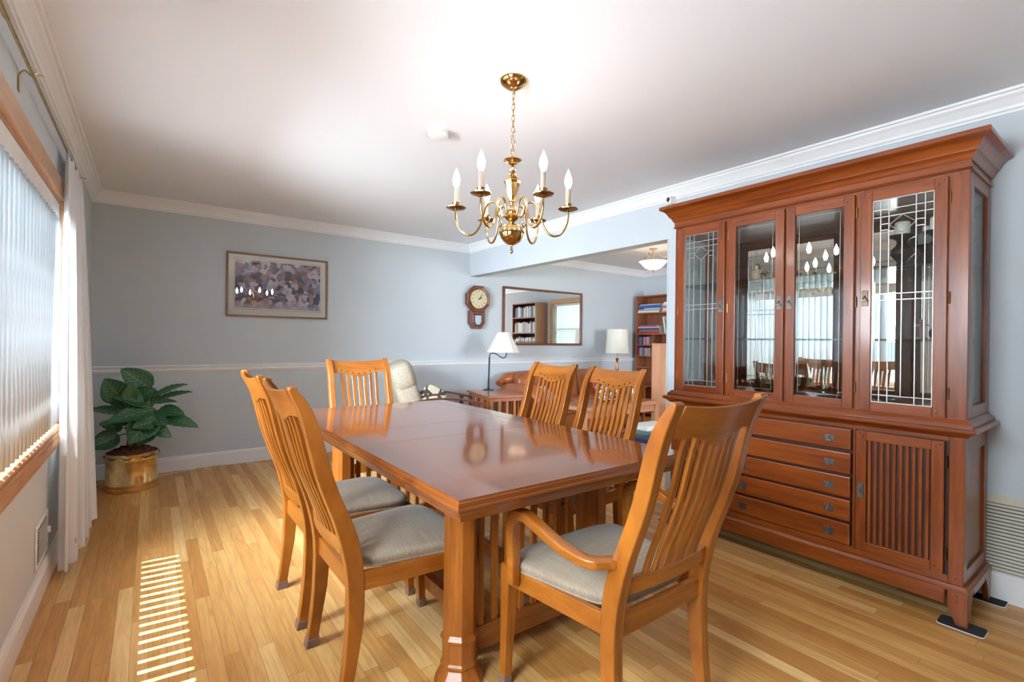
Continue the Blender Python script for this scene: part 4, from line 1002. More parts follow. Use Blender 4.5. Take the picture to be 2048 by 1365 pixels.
# ------------------------------------------------------------------ framed print on back wall
def frame_mb(w, h, fw, d):
    b = MB()
    b.box(-w/2, w/2, -d, 0, h/2-fw, h/2).box(-w/2, w/2, -d, 0, -h/2, -h/2+fw).box(-w/2, -w/2+fw, -d, 0, -h/2+fw, h/2-fw).box(w/2-fw, w/2, -d, 0, -h/2+fw, h/2-fw); return b
pw, ph = .937, .622
t = empty('framed_print', (1.040, YB, 1.734), label='framed violet and pink print with cream mat on the back wall', cat='picture')
build('frame', frame_mb(pw, ph, .017, .022), M['goldframe'], t, bevel=.002)
build('mat_board', MB().box(-pw/2+.012, pw/2-.012, -.008, -.003, -ph/2+.012, ph/2-.012), plain('cream_mat', (.72, .70, .63), .8, var=.01), t)
def art_mat():
    m, nt, b = base_mat('impressionist_print'); N = nt.nodes.new; L = nt.links.new
    b.inputs['Roughness'].default_value = .5
    tc = N('ShaderNodeTexCoord')
    v = N('ShaderNodeTexVoronoi'); v.inputs['Scale'].default_value = 21; v.inputs['Randomness'].default_value = 1
    n0 = N('ShaderNodeTexNoise'); n0.inputs['Scale'].default_value = 9; n0.inputs['Detail'].default_value = 3
    ad = N('ShaderNodeVectorMath'); ad.operation = 'MULTIPLY_ADD'; ad.inputs[1].default_value = (.12, .12, .12); L(n0.outputs['Color'], ad.inputs[0]); L(tc.outputs['Object'], ad.inputs[2]); L(tc.outputs['Object'], n0.inputs[0])
    L(ad.outputs[0], v.inputs['Vector'])
    sp = N('ShaderNodeSeparateColor'); L(v.outputs['Color'], sp.inputs[0])
    r = N('ShaderNodeValToRGB'); r.color_ramp.interpolation = 'CONSTANT'; cols = [(.20, .18, .30), (.48, .44, .54), (.09, .05, .07), (.40, .20, .22), (.60, .56, .62), (.03, .03, .07), (.28, .24, .38), (.20, .09, .06), (.50, .35, .40), (.04, .04, .09)]
    while len(r.color_ramp.elements) < len(cols): r.color_ramp.elements.new(.5)
    for i, c in enumerate(cols): r.color_ramp.elements[i].position = i/len(cols); r.color_ramp.elements[i].color = (*c, 1)
    L(sp.outputs[0], r.inputs[0])
    n2 = N('ShaderNodeTexNoise'); n2.inputs['Scale'].default_value = 60; n2.inputs['Detail'].default_value = 4; L(tc.outputs['Object'], n2.inputs[0])
    # light lower area, misty upper left
    sx = N('ShaderNodeSeparateXYZ'); L(tc.outputs['Object'], sx.inputs[0])
    mr = N('ShaderNodeMapRange'); mr.inputs[1].default_value = -.15; mr.inputs[2].default_value = -.24; L(sx.outputs[2], mr.inputs[0])
    mxa = N('ShaderNodeMix'); mxa.data_type = 'RGBA'; L(mr.outputs[0], mxa.inputs[0]); L(r.outputs[0], mxa.inputs[6]); mxa.inputs[7].default_value = (.42, .38, .48, 1)
    mx = N('ShaderNodeMix'); mx.data_type = 'RGBA'; mx.blend_type = 'OVERLAY'; mx.inputs[0].default_value = .75; L(mxa.outputs[2], mx.inputs[6]); L(n2.outputs['Fac'], mx.inputs[7])
    L(mx.outputs[2], b.inputs['Base Color']); return m
build('image', MB().box(-.395, .395, -.0095, -.008, -.225, .245), art_mat(), t)
build('inner_line', frame_mb(.815, .50, .002, .0092), M['goldframe'], t).location = (0, 0, .010)
build('glazing', MB().box(-pw/2+.012, pw/2-.012, -.0135, -.0125, -ph/2+.012, ph/2-.012), M['artglass'], t)

# ------------------------------------------------------------------ wall mirror
mw, mh = 1.49, .80
t = empty('wall_mirror', (4.557, YB, 1.560), label='large rectangular mirror in dark wood frame on the back wall above the sofa', cat='mirror')
build('frame', frame_mb(mw, mh, .032, .030), M['mahog_x'], t, bevel=.004)
build('mirror_glass', MB().box(-mw/2+.03, mw/2-.03, -.015, -.006, -mh/2+.03, mh/2-.03), M['mirror'], t)

# ------------------------------------------------------------------ wall clock
t = empty('wall_clock', (3.385, YB, 1.753), label='octagonal dark wood pendulum wall clock between print and mirror', cat='clock')
def octring(r, n=8, off=pi/8): return [(r*cos(off+i*2*pi/n), r*sin(off+i*2*pi/n)) for i in range(n)]
b = MB(); R1 = .185
rings = []
for r, d in ((R1*.92, 0), (R1*.92, -.055), (R1, -.060), (R1, -.078), (R1*.93, -.086), (R1*.72, -.080), (R1*.70, -.070)):
    rings.append([(x, d, z) for x, z in octring(r)])
b.loft(rings); build('case', b, M['mahog'], t, bevel=.002)
dm = plain('aged_dial', (.62, .55, .36), .5, var=.06, vscale=10)
build('dial', MB().lathe([(.001, -.088), (.122, -.088), (.122, -.083)], n=48, axis='y'), dm, t, smooth=True)
build('bezel', MB().lathe([(.122, -.086), (.130, -.092), (.136, -.088), (.134, -.082), (.122, -.086)], n=48, axis='y'), M['brass'], t, smooth=True)
for h_ in range(1, 13):
    a = radians(90-30*h_); text_mesh('numeral', str(h_), .032, M['black'], t, (.098*cos(a), -.0885, .098*sin(a)), (pi/2, 0, 0))
for nm, a, L_, w_ in (('hour_hand', radians(90-66), .060, .009), ('minute_hand', radians(90-36), .090, .006)):
    b = MB().prism([(-.012, -w_/2), (L_*.7, -w_*.7), (L_, 0), (L_*.7, w_*.7), (-.012, w_/2)], 'y', -.092, -.0905)
    o = build(nm, b, M['black'], t); o.rotation_euler = (0, -a, 0)
b = MB().prism([(-.115, -.15), (.115, -.15), (.115, -.31), (.06, -.385), (-.06, -.385), (-.115, -.31)], 'y', -.060, 0); build('pendulum_case', b, M['mahog'], t, bevel=.003)
b = MB(); q0 = [(-.085, -.19), (.085, -.19), (.085, -.30), (.045, -.355), (-.045, -.355), (-.085, -.30)]; q1 = [(a*.55, -.265+(c+.265)*.72) for a, c in q0]
b.loft([[(a, -.060, c) for a, c in q0], [(a, -.070, c) for a, c in q0], [(a*.8, -.074, -.265+(c+.265)*.85) for a, c in q0], [(a, -.066, c) for a, c in q1]]); build('door_frame', b, M['mahog'], t)
build('door_glass', MB().prism(q1, 'y', -.0735, -.071), plain('pale_blue_glass', (.42, .55, .66), .1, coat=.5), t)

# ------------------------------------------------------------------ end table and lamp
t = empty('end_table', (3.20, 4.60, 0), radians(-12), label='slatted wooden end table beside the leather sofa below the clock', cat='table')
build('tabletop', MB().box(-.23, .23, -.36, .36, .600, .622), M['endtab'], t, bevel=.003)
for x in (-.19, .19):
    for y in (-.32, .32): build('leg', MB().box(x-.02, x+.02, y-.02, y+.02, 0, .600), M['table_leg'], t, bevel=.002)
for x in (-.19, .19):
    build('rail', MB().box(x-.01, x+.01, -.30, .30, .56, .600), M['endtab'], t); build('rail', MB().box(x-.01, x+.01, -.30, .30, .12, .16), M['endtab'], t)
    for i in range(5): y = -.2+i*.1; build('slat', MB().box(x-.006, x+.006, y-.014, y+.014, .16, .56), M['table_leg'], t)
for y in (-.32, .32):
    build('rail', MB().box(-.17, .17, y-.01, y+.01, .56, .600), M['endtab'], t)
    for i in range(3): x = -.09+i*.09; build('slat', MB().box(x-.014, x+.014, y-.006, y+.006, .0+.16, .56), M['table_leg'], t)
    build('rail', MB().box(-.17, .17, y-.01, y+.01, .12, .16), M['endtab'], t)
t = empty('swing_arm_lamp', (3.27, 4.86, .622), label='black swing-arm lamp with pleated cream cone shade standing on the end table', cat='lamp')
build('base', MB().lathe([(.065, 0), (.065, .008), (.02, .016), (.010, .03)], n=28), M['blackmetal'], t, smooth=True)
build('pole', MB().tube([(0, 0, .02), (.010, 0, .40)], .010, 10), M['blackmetal'], t, smooth=True)
build('arm', MB().tube(catmull([(.010, 0, .40), (.018, 0, .43), (.05, 0, .445), (.11, 0, .435), (.17, 0, .40), (.215, 0, .385), (.25, 0, .40), (.262, 0, .44), (.262, 0, .50)], 5), .006, 8), M['blackmetal'], t, smooth=True)
b = MB(); rings = []
for r, z in ((.205, .455), (.075, .70)):
    rings.append([(.262*.83+r*cos(radians(i*30)), 0+r*sin(radians(i*30)), z) for i in range(12)])
b.loft(rings, caps=False); build('shade', b, M['shade'], t, solid=.003)
build('finial', MB().lathe([(.004, .69), (.008, .70), (.003, .71), (.006, .72), (.001, .728)], (.262*.83, 0, 0), 12), M['antique'], t, smooth=True)

# ------------------------------------------------------------------ recliner + cushion
t = empty('recliner', (2.44, 4.66, 0), radians(-18), label='cream upholstered recliner with bowed dark wood arms by the back wall', cat='armchair')
def blob(b, c, d, e=.35, nu=28, nv=14, rot=None):
    R3 = rot or Matrix.Identity(3)
    def f(u, v_):
        a = 2*pi*u; ph_ = -pi/2+pi*v_
        sg = lambda x, p_: math.copysign(abs(x)**p_, x)
        p = Vector((d[0]*sg(cos(ph_), e)*sg(cos(a), e), d[1]*sg(cos(ph_), e)*sg(sin(a), e), d[2]*sg(sin(ph_), e)))
        return tuple(Vector(c)+R3 @ p)
    return b.grid(f, nu, nv, closed_u=True)
RB = Matrix.Rotation(radians(-20), 3, 'Y')
build('back_cushion', blob(MB(), (-.30, 0, .66), (.12, .31, .24), .42, rot=RB), M['reclfab'], t, smooth=True, flat_angle=180)
build('head_cushion', blob(MB(), (-.355, 0, .835), (.135, .335, .165), .6, rot=RB), M['reclfab'], t, smooth=True, flat_angle=180)
build('seat_cushion', blob(MB(), (.10, 0, .40), (.36, .29, .10), .4), M['reclfab'], t, smooth=True, flat_angle=180)
build('base', MB().box(-.30, .40, -.27, .27, .12, .32), M['reclfab'], t, bevel=.02)
for s in (1, -1):
    y = s*.37
    build('armrest', MB().sweep(catmull([(-.26, y, .60), (-.05, y, .628), (.20, y, .62), (.42, y, .575), (.50, y, .55)], 5), .055, .020, (0, 1, 0)), M['mahog_x'], t, smooth=True)
    build('arm_post', MB().box(.36, .40, y-.018, y+.018, .0, .585), M['mahog'], t, bevel=.003)
    build('arm_post', MB().box(-.24, -.20, y-.018, y+.018, .0, .60), M['mahog'], t, bevel=.003)
    build('arm_rail', MB().box(-.20, .36, y-.012, y+.012, .16, .21), M['mahog_x'], t, bevel=.003)
def cushion_mat():
    m, nt, b = base_mat('patterned_cushion'); N = nt.nodes.new; L = nt.links.new; b.inputs['Roughness'].default_value = .9
    tc = N('ShaderNodeTexCoord'); sp = N('ShaderNodeSeparateXYZ'); L(tc.outputs['Object'], sp.inputs[0])
    v = N('ShaderNodeTexVoronoi'); v.feature = 'DISTANCE_TO_EDGE'; v.inputs['Scale'].default_value = 9; L(tc.outputs['Object'], v.inputs[0])
    r = N('ShaderNodeValToRGB'); r.color_ramp.interpolation = 'CONSTANT'; r.color_ramp.elements[0].color = (.07, .05, .035, 1); r.color_ramp.elements[1].position = .09; r.color_ramp.elements[1].color = (.62, .55, .42, 1)
    L(v.outputs['Distance'], r.inputs[0])
    lt = N('ShaderNodeMath'); lt.operation = 'GREATER_THAN'; lt.inputs[1].default_value = .105; L(sp.outputs[1], lt.inputs[0])
    mx = N('ShaderNodeMix'); mx.data_type = 'RGBA'; L(lt.outputs[0], mx.inputs[0]); L(r.outputs[0], mx.inputs[6]); mx.inputs[7].default_value = (.01, .10, .12, 1); L(mx.outputs[2], b.inputs['Base Color']); return m
b = blob(MB(), (0, 0, 0), (.045, .15, .13), .5)
o = build('patterned_cushion', b, cushion_mat(), smooth=True, flat_angle=180); o.location = (2.30, 4.46, .60); o.rotation_euler = (radians(-62), radians(20), radians(55))
tag(o, 'cream and teal patterned cushion lying on the recliner', 'cushion')

# ------------------------------------------------------------------ leather sofa
t = empty('leather_sofa', (4.63, 4.85, 0), label='cognac leather sofa against the back wall under the mirror', cat='sofa')
build('base', MB().box(-.86, .86, -.38, .40, .06, .32), M['leather'], t, bevel=.03, bseg=3)
for s in (1, -1): build('arm', blob(MB(), (s*.88, -.02, .38), (.13, .40, .30), .5), M['leather'], t, smooth=True, flat_angle=180)
for i in range(3):
    x = (-1+i)*.52
    build('back_cushion', blob(MB(), (x, .26, .60), (.29, .17, .21), .5, rot=Matrix.Rotation(radians(-10), 3, 'X')), M['leather'], t, smooth=True, flat_angle=180)
    build('seat_cushion', blob(MB(), (x, -.10, .39), (.265, .34, .10), .45), M['leather'], t, smooth=True, flat_angle=180)
build('rolled_top', MB().tube(catmull([(-1.0, .30, .66), (-.88, .33, .71), (-.4, .34, .735), (.4, .34, .735), (.88, .33, .71), (1.0, .30, .66)], 5), [.05]*5+[.085]*16+[.05]*5, 14), M['leather'], t, smooth=True)
for x in (-.8, .8):
    for y in (-.32, .34): build('foot', MB().box(x-.03, x+.03, y-.03, y+.03, 0, .06), M['mahog'], t)
o = build('newspaper', MB().box(-.20, .20, -.14, .14, 0, .02), M['white'], bevel=.006); o.location = (3.98, 4.68, .545); o.rotation_euler = (radians(34), 0, .3)
tag(o, 'folded white paper lying on the leather sofa seat beside the end table', 'newspaper')
o = build('red_cushion', blob(MB(), (0, 0, 0), (.17, .055, .17), .5), M['redcloth'], smooth=True, flat_angle=180); o.location = (5.0, 4.62, .665); o.rotation_euler = (radians(-16), radians(20), 0)
tag(o, 'dark red cushion at the right end of the leather sofa', 'cushion')

# ------------------------------------------------------------------ bench table with objects
t = empty('console_table', (4.13, 3.72, 0), label='pale wooden table with leather-toned top between the side chairs and sofa', cat='table')
build('tabletop', MB().box(-.62, .62, -.24, .24, .51, .55), M['lightteak_x'], t, bevel=.004)
build('top_inlay', MB().box(-.57, .57, -.20, .20, .548, .553), M['leather'], t)
for x in (-.58, .58):
    for y in (-.19, .19): build('leg', MB().box(x-.028, x+.028, y-.028, y+.028, 0, .51), M['lightteak'], t, bevel=.003)
build('apron', MB().box(-.55, .55, -.20, -.18, .43, .51), M['lightteak_x'], t); build('apron', MB().box(-.55, .55, .18, .20, .43, .51), M['lightteak_x'], t)
build('shelf', MB().box(-.55, .55, -.17, .17, .16, .18), M['lightteak_x'], t)
def pat_mat():
    m, nt, b = base_mat('black_white_pattern'); N = nt.nodes.new; L = nt.links.new; b.inputs['Roughness'].default_value = .6
    tc = N('ShaderNodeTexCoord'); n = N('ShaderNodeTexNoise'); n.inputs['Scale'].default_value = 22; n.inputs['Detail'].default_value = 1; n.inputs['Distortion'].default_value = 2; L(tc.outputs['Object'], n.inputs[0])
    r = N('ShaderNodeValToRGB'); r.color_ramp.interpolation = 'CONSTANT'; r.color_ramp.elements[0].color = (.03, .03, .03, 1); r.color_ramp.elements[1].position = .5; r.color_ramp.elements[1].color = (.6, .56, .5, 1)
    L(n.outputs['Fac'], r.inputs[0]); L(r.outputs[0], b.inputs['Base Color']); return m
pm = pat_mat()
o = build('patterned_throw_pillow', blob(MB(), (0, 0, 0), (.17, .055, .125), .5), pm, smooth=True, flat_angle=180); o.location = (4.16, 3.76, .675); o.rotation_euler = (radians(-12), 0, 0)
tag(o, 'black and white patterned pillow on the pale table, seen between the chair slats', 'pillow')
t2 = empty('lidded_jar', (4.48, 3.70, .553), label='clear glass jar at the right end of the pale table', cat='jar')
build('jar_body', MB().lathe([(.05, 0), (.055, .02), (.055, .15), (.04, .17), (.038, .17), (.05, .145), (.05, .02), (.001, .01)], n=24), M['shelfglass'], t2, smooth=True)
build('lid', MB().lathe([(.042, .17), (.042, .185), (.01, .19), (.008, .20), (.001, .202)], n=24), M['shelfglass'], t2, smooth=True)

# ------------------------------------------------------------------ bookcase and books
BC = [plain('book_cover', c, .5, var=.05) for c in ((.03, .12, .42), (.55, .50, .42), (.45, .03, .04), (.05, .05, .06), (.70, .68, .62), (.16, .10, .30), (.10, .22, .20), (.55, .12, .16), (.30, .32, .36), (.62, .35, .28), (.12, .20, .38), (.75, .74, .72))]
BCN = ['blue', 'cream', 'red', 'black', 'pale', 'violet', 'dark green', 'crimson', 'grey', 'salmon', 'navy', 'white']
ORD = ['zeroth'] + 'first second third fourth fifth sixth seventh eighth ninth tenth eleventh twelfth thirteenth fourteenth fifteenth sixteenth seventeenth eighteenth nineteenth twentieth'.split() + ['twenty-'+w for w in 'first second third fourth fifth sixth seventh eighth ninth'.split()]
PG = plain('book_pages', (.72, .68, .60), .8)
def book(loc, w, d, h, ci, label, group, rot=(0, 0, 0), lying=False):
    # spine faces -X ; w along y, h up, d along +x
    r = empty('book', loc, label=label, cat='book', group=group); r.rotation_euler = rot
    b = MB(); b.box(0, d, 0, .002, 0, h).box(0, d, w-.002, w, 0, h).box(0, .003, .002, w-.002, 0, h); build('cover', b, BC[ci % len(BC)], r)
    build('pages', MB().box(.003, d-.004, .002, w-.002, .003, h-.003), PG, r)
    return r
def book_lying(loc, L_, d, t_, ci, label, group, rz=0):
    r = empty('book', loc, rz, label=label, cat='book', group=group)
    b = MB(); b.box(0, d, 0, L_, 0, .0025).box(0, d, 0, L_, t_-.0025, t_).box(0, .003, 0, L_, .0025, t_-.0025); build('cover', b, BC[ci % len(BC)], r)
    build('pages', MB().box(.003, d-.005, .004, L_-.004, .0025, t_-.0025), PG, r)
    return r
BX0, BX1, BY0, BY1, BZ = 6.50, 6.785, 4.30, 5.28, 1.99
t = empty('bookcase', ((BX0+BX1)/2, (BY0+BY1)/2, 0), label='tall reddish-brown bookcase in the far corner of the next room', cat='bookcase')
bx_, by_ = t.location[0], t.location[1]
def bk(x0, x1, y0, y1, z0, z1): return MB().box(x0-bx_, x1-bx_, y0-by_, y1-by_, z0, z1)
build('side_panel', bk(BX0, BX1, BY0, BY0+.02, 0, BZ), M['teak'], t); build('side_panel', bk(BX0, BX1, BY1-.02, BY1, 0, BZ), M['teak'], t)
build('back_panel', bk(BX1-.008, BX1, BY0+.02, BY1-.02, 0, BZ), M['teak'], t)
SH = [.06, .50, .80, .985, 1.165, 1.345, 1.69, BZ-.02]
for z in SH: build('shelf', bk(BX0+.003, BX1-.008, BY0+.02, BY1-.02, z, z+.02), M['teak_y'], t)
for z0, z1 in ((.985+.02, 1.165), (1.165+.02, 1.345)):
    for y in (4.96, 4.90-.22): build('divider', bk(BX0+.01, BX1-.01, y-.005, y+.005, z0, z1), M['teak'], t)
GB = 'books in the tall bookcase'
def lie(y, z, L_, t_, ci, lab): 
    book_lying((BX0+.012, y, z), L_, .22, t_, ci, lab, GB); return z+t_+.0003
z = SH[6]+.02; y = 4.80
for L_, t_, ci, lab in ((.42, .030, 4, 'pale book at the bottom of the left stack on the top shelf'), (.43, .026, 8, 'grey book second from the bottom of the left stack on the top shelf'), (.32, .012, 11, 'thin white book in the middle of the left stack on the top shelf'), (.40, .012, 3, 'thin dark book just below the big blue book on the top shelf'), (.46, .042, 0, 'big blue book lying on the left stack of the top shelf'), (.40, .010, 4, 'thin pale booklet on top of the big blue book')):
    z = lie(5.25-L_-random.uniform(0, .02) if L_ > .4 else 4.80, z, L_, t_, ci, lab)
z = SH[6]+.02
for k, (L_, t_, ci, lab) in enumerate(((.28, .030, 9, 'pink-edged book at the bottom of the right stack on the top shelf'), (.27, .026, 4, 'cream book second from the bottom of the right stack on the top shelf'), (.29, .028, 7, 'magenta book in the right stack on the top shelf'), (.26, .022, 8, 'grey book above the magenta one in the right stack'), (.27, .026, 4, 'cream book above the grey one in the right stack'), (.25, .020, 11, 'white book high in the right stack on the top shelf'), (.21, .018, 3, 'dark book near the top of the right stack on the top shelf'), (.18, .016, 4, 'pale book at the very top of the right stack'), (.15, .012, 8, 'small grey book crowning the right stack'))):
    z = lie(4.49, z, L_, t_, ci, lab)
z = SH[5]+.02
for L_, t_, ci, lab in ((.44, .040, 2, 'thick red book at the bottom of the stack on the second shelf'), (.40, .022, 6, 'green book above the red one on the second shelf'), (.42, .026, 3, 'black book in the stack on the second shelf'), (.43, .022, 9, 'pink book in the stack on the second shelf'), (.34, .028, 5, 'purple book on top of the stack on the second shelf')):
    z = lie(5.245-L_-(.0 if L_ > .4 else .03), z, L_, t_, ci, lab)
for k, (ci, h_, lab) in enumerate(((4, .27, 'leaning cream book on the second shelf'), (6, .21, 'leaning green book on the second shelf'), (11, .25, 'leaning white book on the second shelf'), (9, .23, 'leaning pink book on the second shelf'))):
    book((BX0+.02, 4.70-k*.050, SH[5]+.0225), .024, .2, h_, ci, lab, GB, rot=(radians(-9), 0, 0))
gd = 'discs and small books in the cubbyholes'
for zi, (z0,) in enumerate(((.985+.02,), (1.165+.02,))):
    for c0, c1 in ((4.970, 5.24), (4.69, 4.945)):
        y = c1-.004; nb = 0; where = ('upper' if zi else 'lower')+(' left' if c0 > 4.9 else ' right')
        if c0 < 4.9 and zi == 1: continue
        while y > c0+.02:
            w = random.choice((.010, .011, .012, .020)); y -= w; nb += 1; ci = random.randrange(12)
            r = empty('disc_case', (BX0+.02, y, z0), label='%s disc case, %s from left in the %s cubbyhole of the tall bookcase' % (BCN[ci], ORD[nb], where), cat='disc case', group=gd)
            build('case', MB().box(0, .14, 0, w, 0, .125+random.uniform(-.004, .006)), BC[ci], r)
            y -= .0012
# second bookcase (seen in mirror)
B2 = (6.48, 6.785, 1.98, 2.80, 2.04)
t = empty('bookcase', ((B2[0]+B2[1])/2, (B2[2]+B2[3])/2, 0), label='bookcase with rows of upright books, seen in the wall mirror left of the window', cat='bookcase')
bx_, by_ = t.location[0], t.location[1]
build('side_panel', bk(B2[0], B2[1], B2[2], B2[2]+.02, 0, B2[4]), M['teak'], t); build('side_panel', bk(B2[0], B2[1], B2[3]-.02, B2[3], 0, B2[4]), M['lightteak'], t)
build('back_panel', bk(B2[1]-.008, B2[1], B2[2]+.02, B2[3]-.02, 0, B2[4]), M['hutch_dark'], t)
for z in (.06, .40, .72, 1.05, 1.38, 1.71, 2.02): build('shelf', bk(B2[0]+.003, B2[1]-.008, B2[2]+.02, B2[3]-.02, z, z+.02), M['teak_y'], t)
for z in (1.05, 1.38, 1.71):
    y = B2[2]+.05; zn = {1.05: 'lowest', 1.38: 'middle', 1.71: 'top'}[z]; nb = 0
    while y < B2[3]-.06:
        w = random.uniform(.020, .045)
        nb += 1; ci = random.choice((1, 3, 4, 8, 10, 11, 6, 4))
        book((B2[0]+.03, y, z+.02), w, .17, random.uniform(.19, .245), ci, '%s upright book, %s from the left, %s row of the mirrored bookcase' % (BCN[ci], ORD[nb], zn), 'upright books in the mirrored bookcase')
        y += w+.002
# low cabinet end panel near the opening
t = empty('low_cabinet', (5.215, 3.845, 0), radians(-52.5), label='pale wooden cabinet standing in front of the tall bookcase', cat='cabinet')
build('end_panel', MB().box(-.098, .098, -.02, 0, 0, 1.19), M['lightteak'], t, bevel=.002)
build('body', MB().box(-.09, .09, 0, .45, .05, 1.18), M['lightteak'], t, bevel=.002)
build('top', MB().box(-.10, .10, -.025, .46, 1.19, 1.21), M['lightteak_x'], t, bevel=.003)
# table lamp
t = empty('small_side_table', (5.90, 4.97, 0), label='small side table right of the sofa carrying the drum-shade lamp', cat='table')
build('tabletop', MB().box(-.24, .24, -.22, .22, .53, .55), M['endtab'], t, bevel=.003)
for x in (-.2, .2):
    for y in (-.18, .18): build('leg', MB().box(x-.018, x+.018, y-.018, y+.018, 0, .53), M['endtab'], t)
t = empty('table_lamp', (5.73, 5.0, .55), label='table lamp with tapered ivory drum shade and copper neck right of the mirror', cat='lamp')
build('base', MB().lathe([(.07, 0), (.07, .02), (.045, .04), (.04, .20), (.05, .215), (.03, .235)], n=28), M['white'], t, smooth=True)
build('neck', MB().lathe([(.018, .235), (.030, .25), (.020, .30), (.013, .36), (.022, .40), (.028, .41), (.008, .43), (.008, .52)], n=24), M['copper'], t, smooth=True)
build('shade', MB().lathe([(.178, .50), (.158, .865)], n=40), M['shade'], t, smooth=True)
# books / things under the console seen between slats
def low(name, loc, d, mat, label, cat, rz=0):
    o = build(name, MB().box(-d[0]/2, d[0]/2, -d[1]/2, d[1]/2, 0, d[2]), mat, bevel=.003); o.location = loc; o.rotation_euler = (0, 0, rz); tag(o, label, cat); return o
t = empty('magazine_rack', (4.26, 3.26, 0), label='low wooden rack on the living room floor just behind the right side chair', cat='rack')
build('shelf', MB().box(-.30, .30, -.15, .15, .25, .27), M['mahog_x'], t); 
for x in (-.28, .28): build('side_panel', MB().box(x-.01, x+.01, -.15, .15, 0, .27), M['mahog'], t)
low('book', (4.26, 3.26, .27), (.40, .25, .04), BC[6], 'green-spined album at the bottom of the pile on the low rack', 'book', .1)
low('book', (4.27, 3.26, .3105), (.38, .24, .045), BC[11], 'white album on top of the pile on the low rack', 'book', -.05)
low('navy_bag', (4.02, 2.98, 0), (.5, .16, .30), plain('navy_fabric', (.02, .03, .09), .9), 'dark navy bag on the floor behind the right side chair', 'bag')

# ------------------------------------------------------------------ potted plant
PX, PY = -.110, 4.935
t = empty('potted_plant', (PX, PY, 0), label='leafy dieffenbachia in a brass pot in the corner beside the curtain', cat='plant')
R0 = .168
pf = [(R0, .0), (R0*1.01, .004), (R0, .012), (R0*1.01, .018), (R0, .026), (R0, .052), (R0*1.012, .056), (R0, .060), (R0*1.012, .066), (R0, .070)]
pf += [(R0, .24), (R0*1.012, .246), (R0, .252), (R0*1.012, .260), (R0, .266), (R0*1.02, .285), (R0*1.03, .295), (R0*.98, .298), (R0*.97, .26), (.001, .25)]
build('pot', MB().lathe(pf, n=56), M['brasspot'], t, smooth=True, flat_angle=60)
b = MB()
def mossf(u, v_):
    a = 2*pi*u; r = R0*1.03*v_; z = .345-.075*v_**2.5+.010*sin(a*9+v_*20)*v_+random.uniform(-.006, .006)
    return (r*cos(a)*(1+.04*sin(a*5)), r*sin(a), z)
b.grid(mossf, 60, 10, closed_u=True)
for k in range(160):
    a = random.uniform(0, 2*pi); r = random.uniform(.05, R0*1.05); c = Vector((r*cos(a), r*sin(a), .33-.06*(r/R0)**2.5)); d = Vector((random.gauss(0, .02), random.gauss(0, .02), random.uniform(0, .016)))
    b.tube([c-d, c+Vector((0, 0, .012)), c+d], .0014, 4)
o = build('moss', b, M['soil'], t, smooth=True); o['kind'] = 'stuff'
def leaf_mat():
    m, nt, b = base_mat('variegated_leaf'); N = nt.nodes.new; L = nt.links.new
    b.inputs['Roughness'].default_value = .38; b.inputs['Coat Weight'].default_value = .15
    uv = N('ShaderNodeUVMap'); uv.uv_map = 'UVMap'; sp = N('ShaderNodeSeparateXYZ'); L(uv.outputs[0], sp.inputs[0])
    def mt(op, a, bb=None):
        n = N('ShaderNodeMath'); n.operation = op
        for i, v_ in enumerate((a, bb)):
            if v_ is None: continue
            if isinstance(v_, (int, float)): n.inputs[i].default_value = v_
            else: L(v_, n.inputs[i])
        return n.outputs[0]
    s = mt('ABSOLUTE', mt('SUBTRACT', sp.outputs[0], .5))           # distance from midrib 0..0.5
    tt = mt('SUBTRACT', sp.outputs[1], mt('MULTIPLY', s, .55))
    st = mt('ABSOLUTE', mt('SUBTRACT', mt('FRACT', mt('MULTIPLY', tt, 8.0)), .5))
    vein = mt('LESS_THAN', st, .055); lim = mt('LESS_THAN', s, .36); mid = mt('LESS_THAN', s, .014)
    fac = mt('MAXIMUM', mt('MULTIPLY', vein, lim), mid)
    n = N('ShaderNodeTexNoise'); n.inputs['Scale'].default_value = 12; L(uv.outputs[0], n.inputs[0])
    r = N('ShaderNodeValToRGB'); r.color_ramp.elements[0].position = .4; r.color_ramp.elements[0].color = (.012, .075, .030, 1); r.color_ramp.elements[1].position = .65; r.color_ramp.elements[1].color = (.022, .15, .045, 1)
    L(n.outputs['Fac'], r.inputs[0])
    mx = N('ShaderNodeMix'); mx.data_type = 'RGBA'; L(mt('MULTIPLY', fac, .55), mx.inputs[0]); L(r.outputs[0], mx.inputs[6]); mx.inputs[7].default_value = (.28, .42, .20, 1)
    L(mx.outputs[2], b.inputs['Base Color']); return m
LM = leaf_mat()
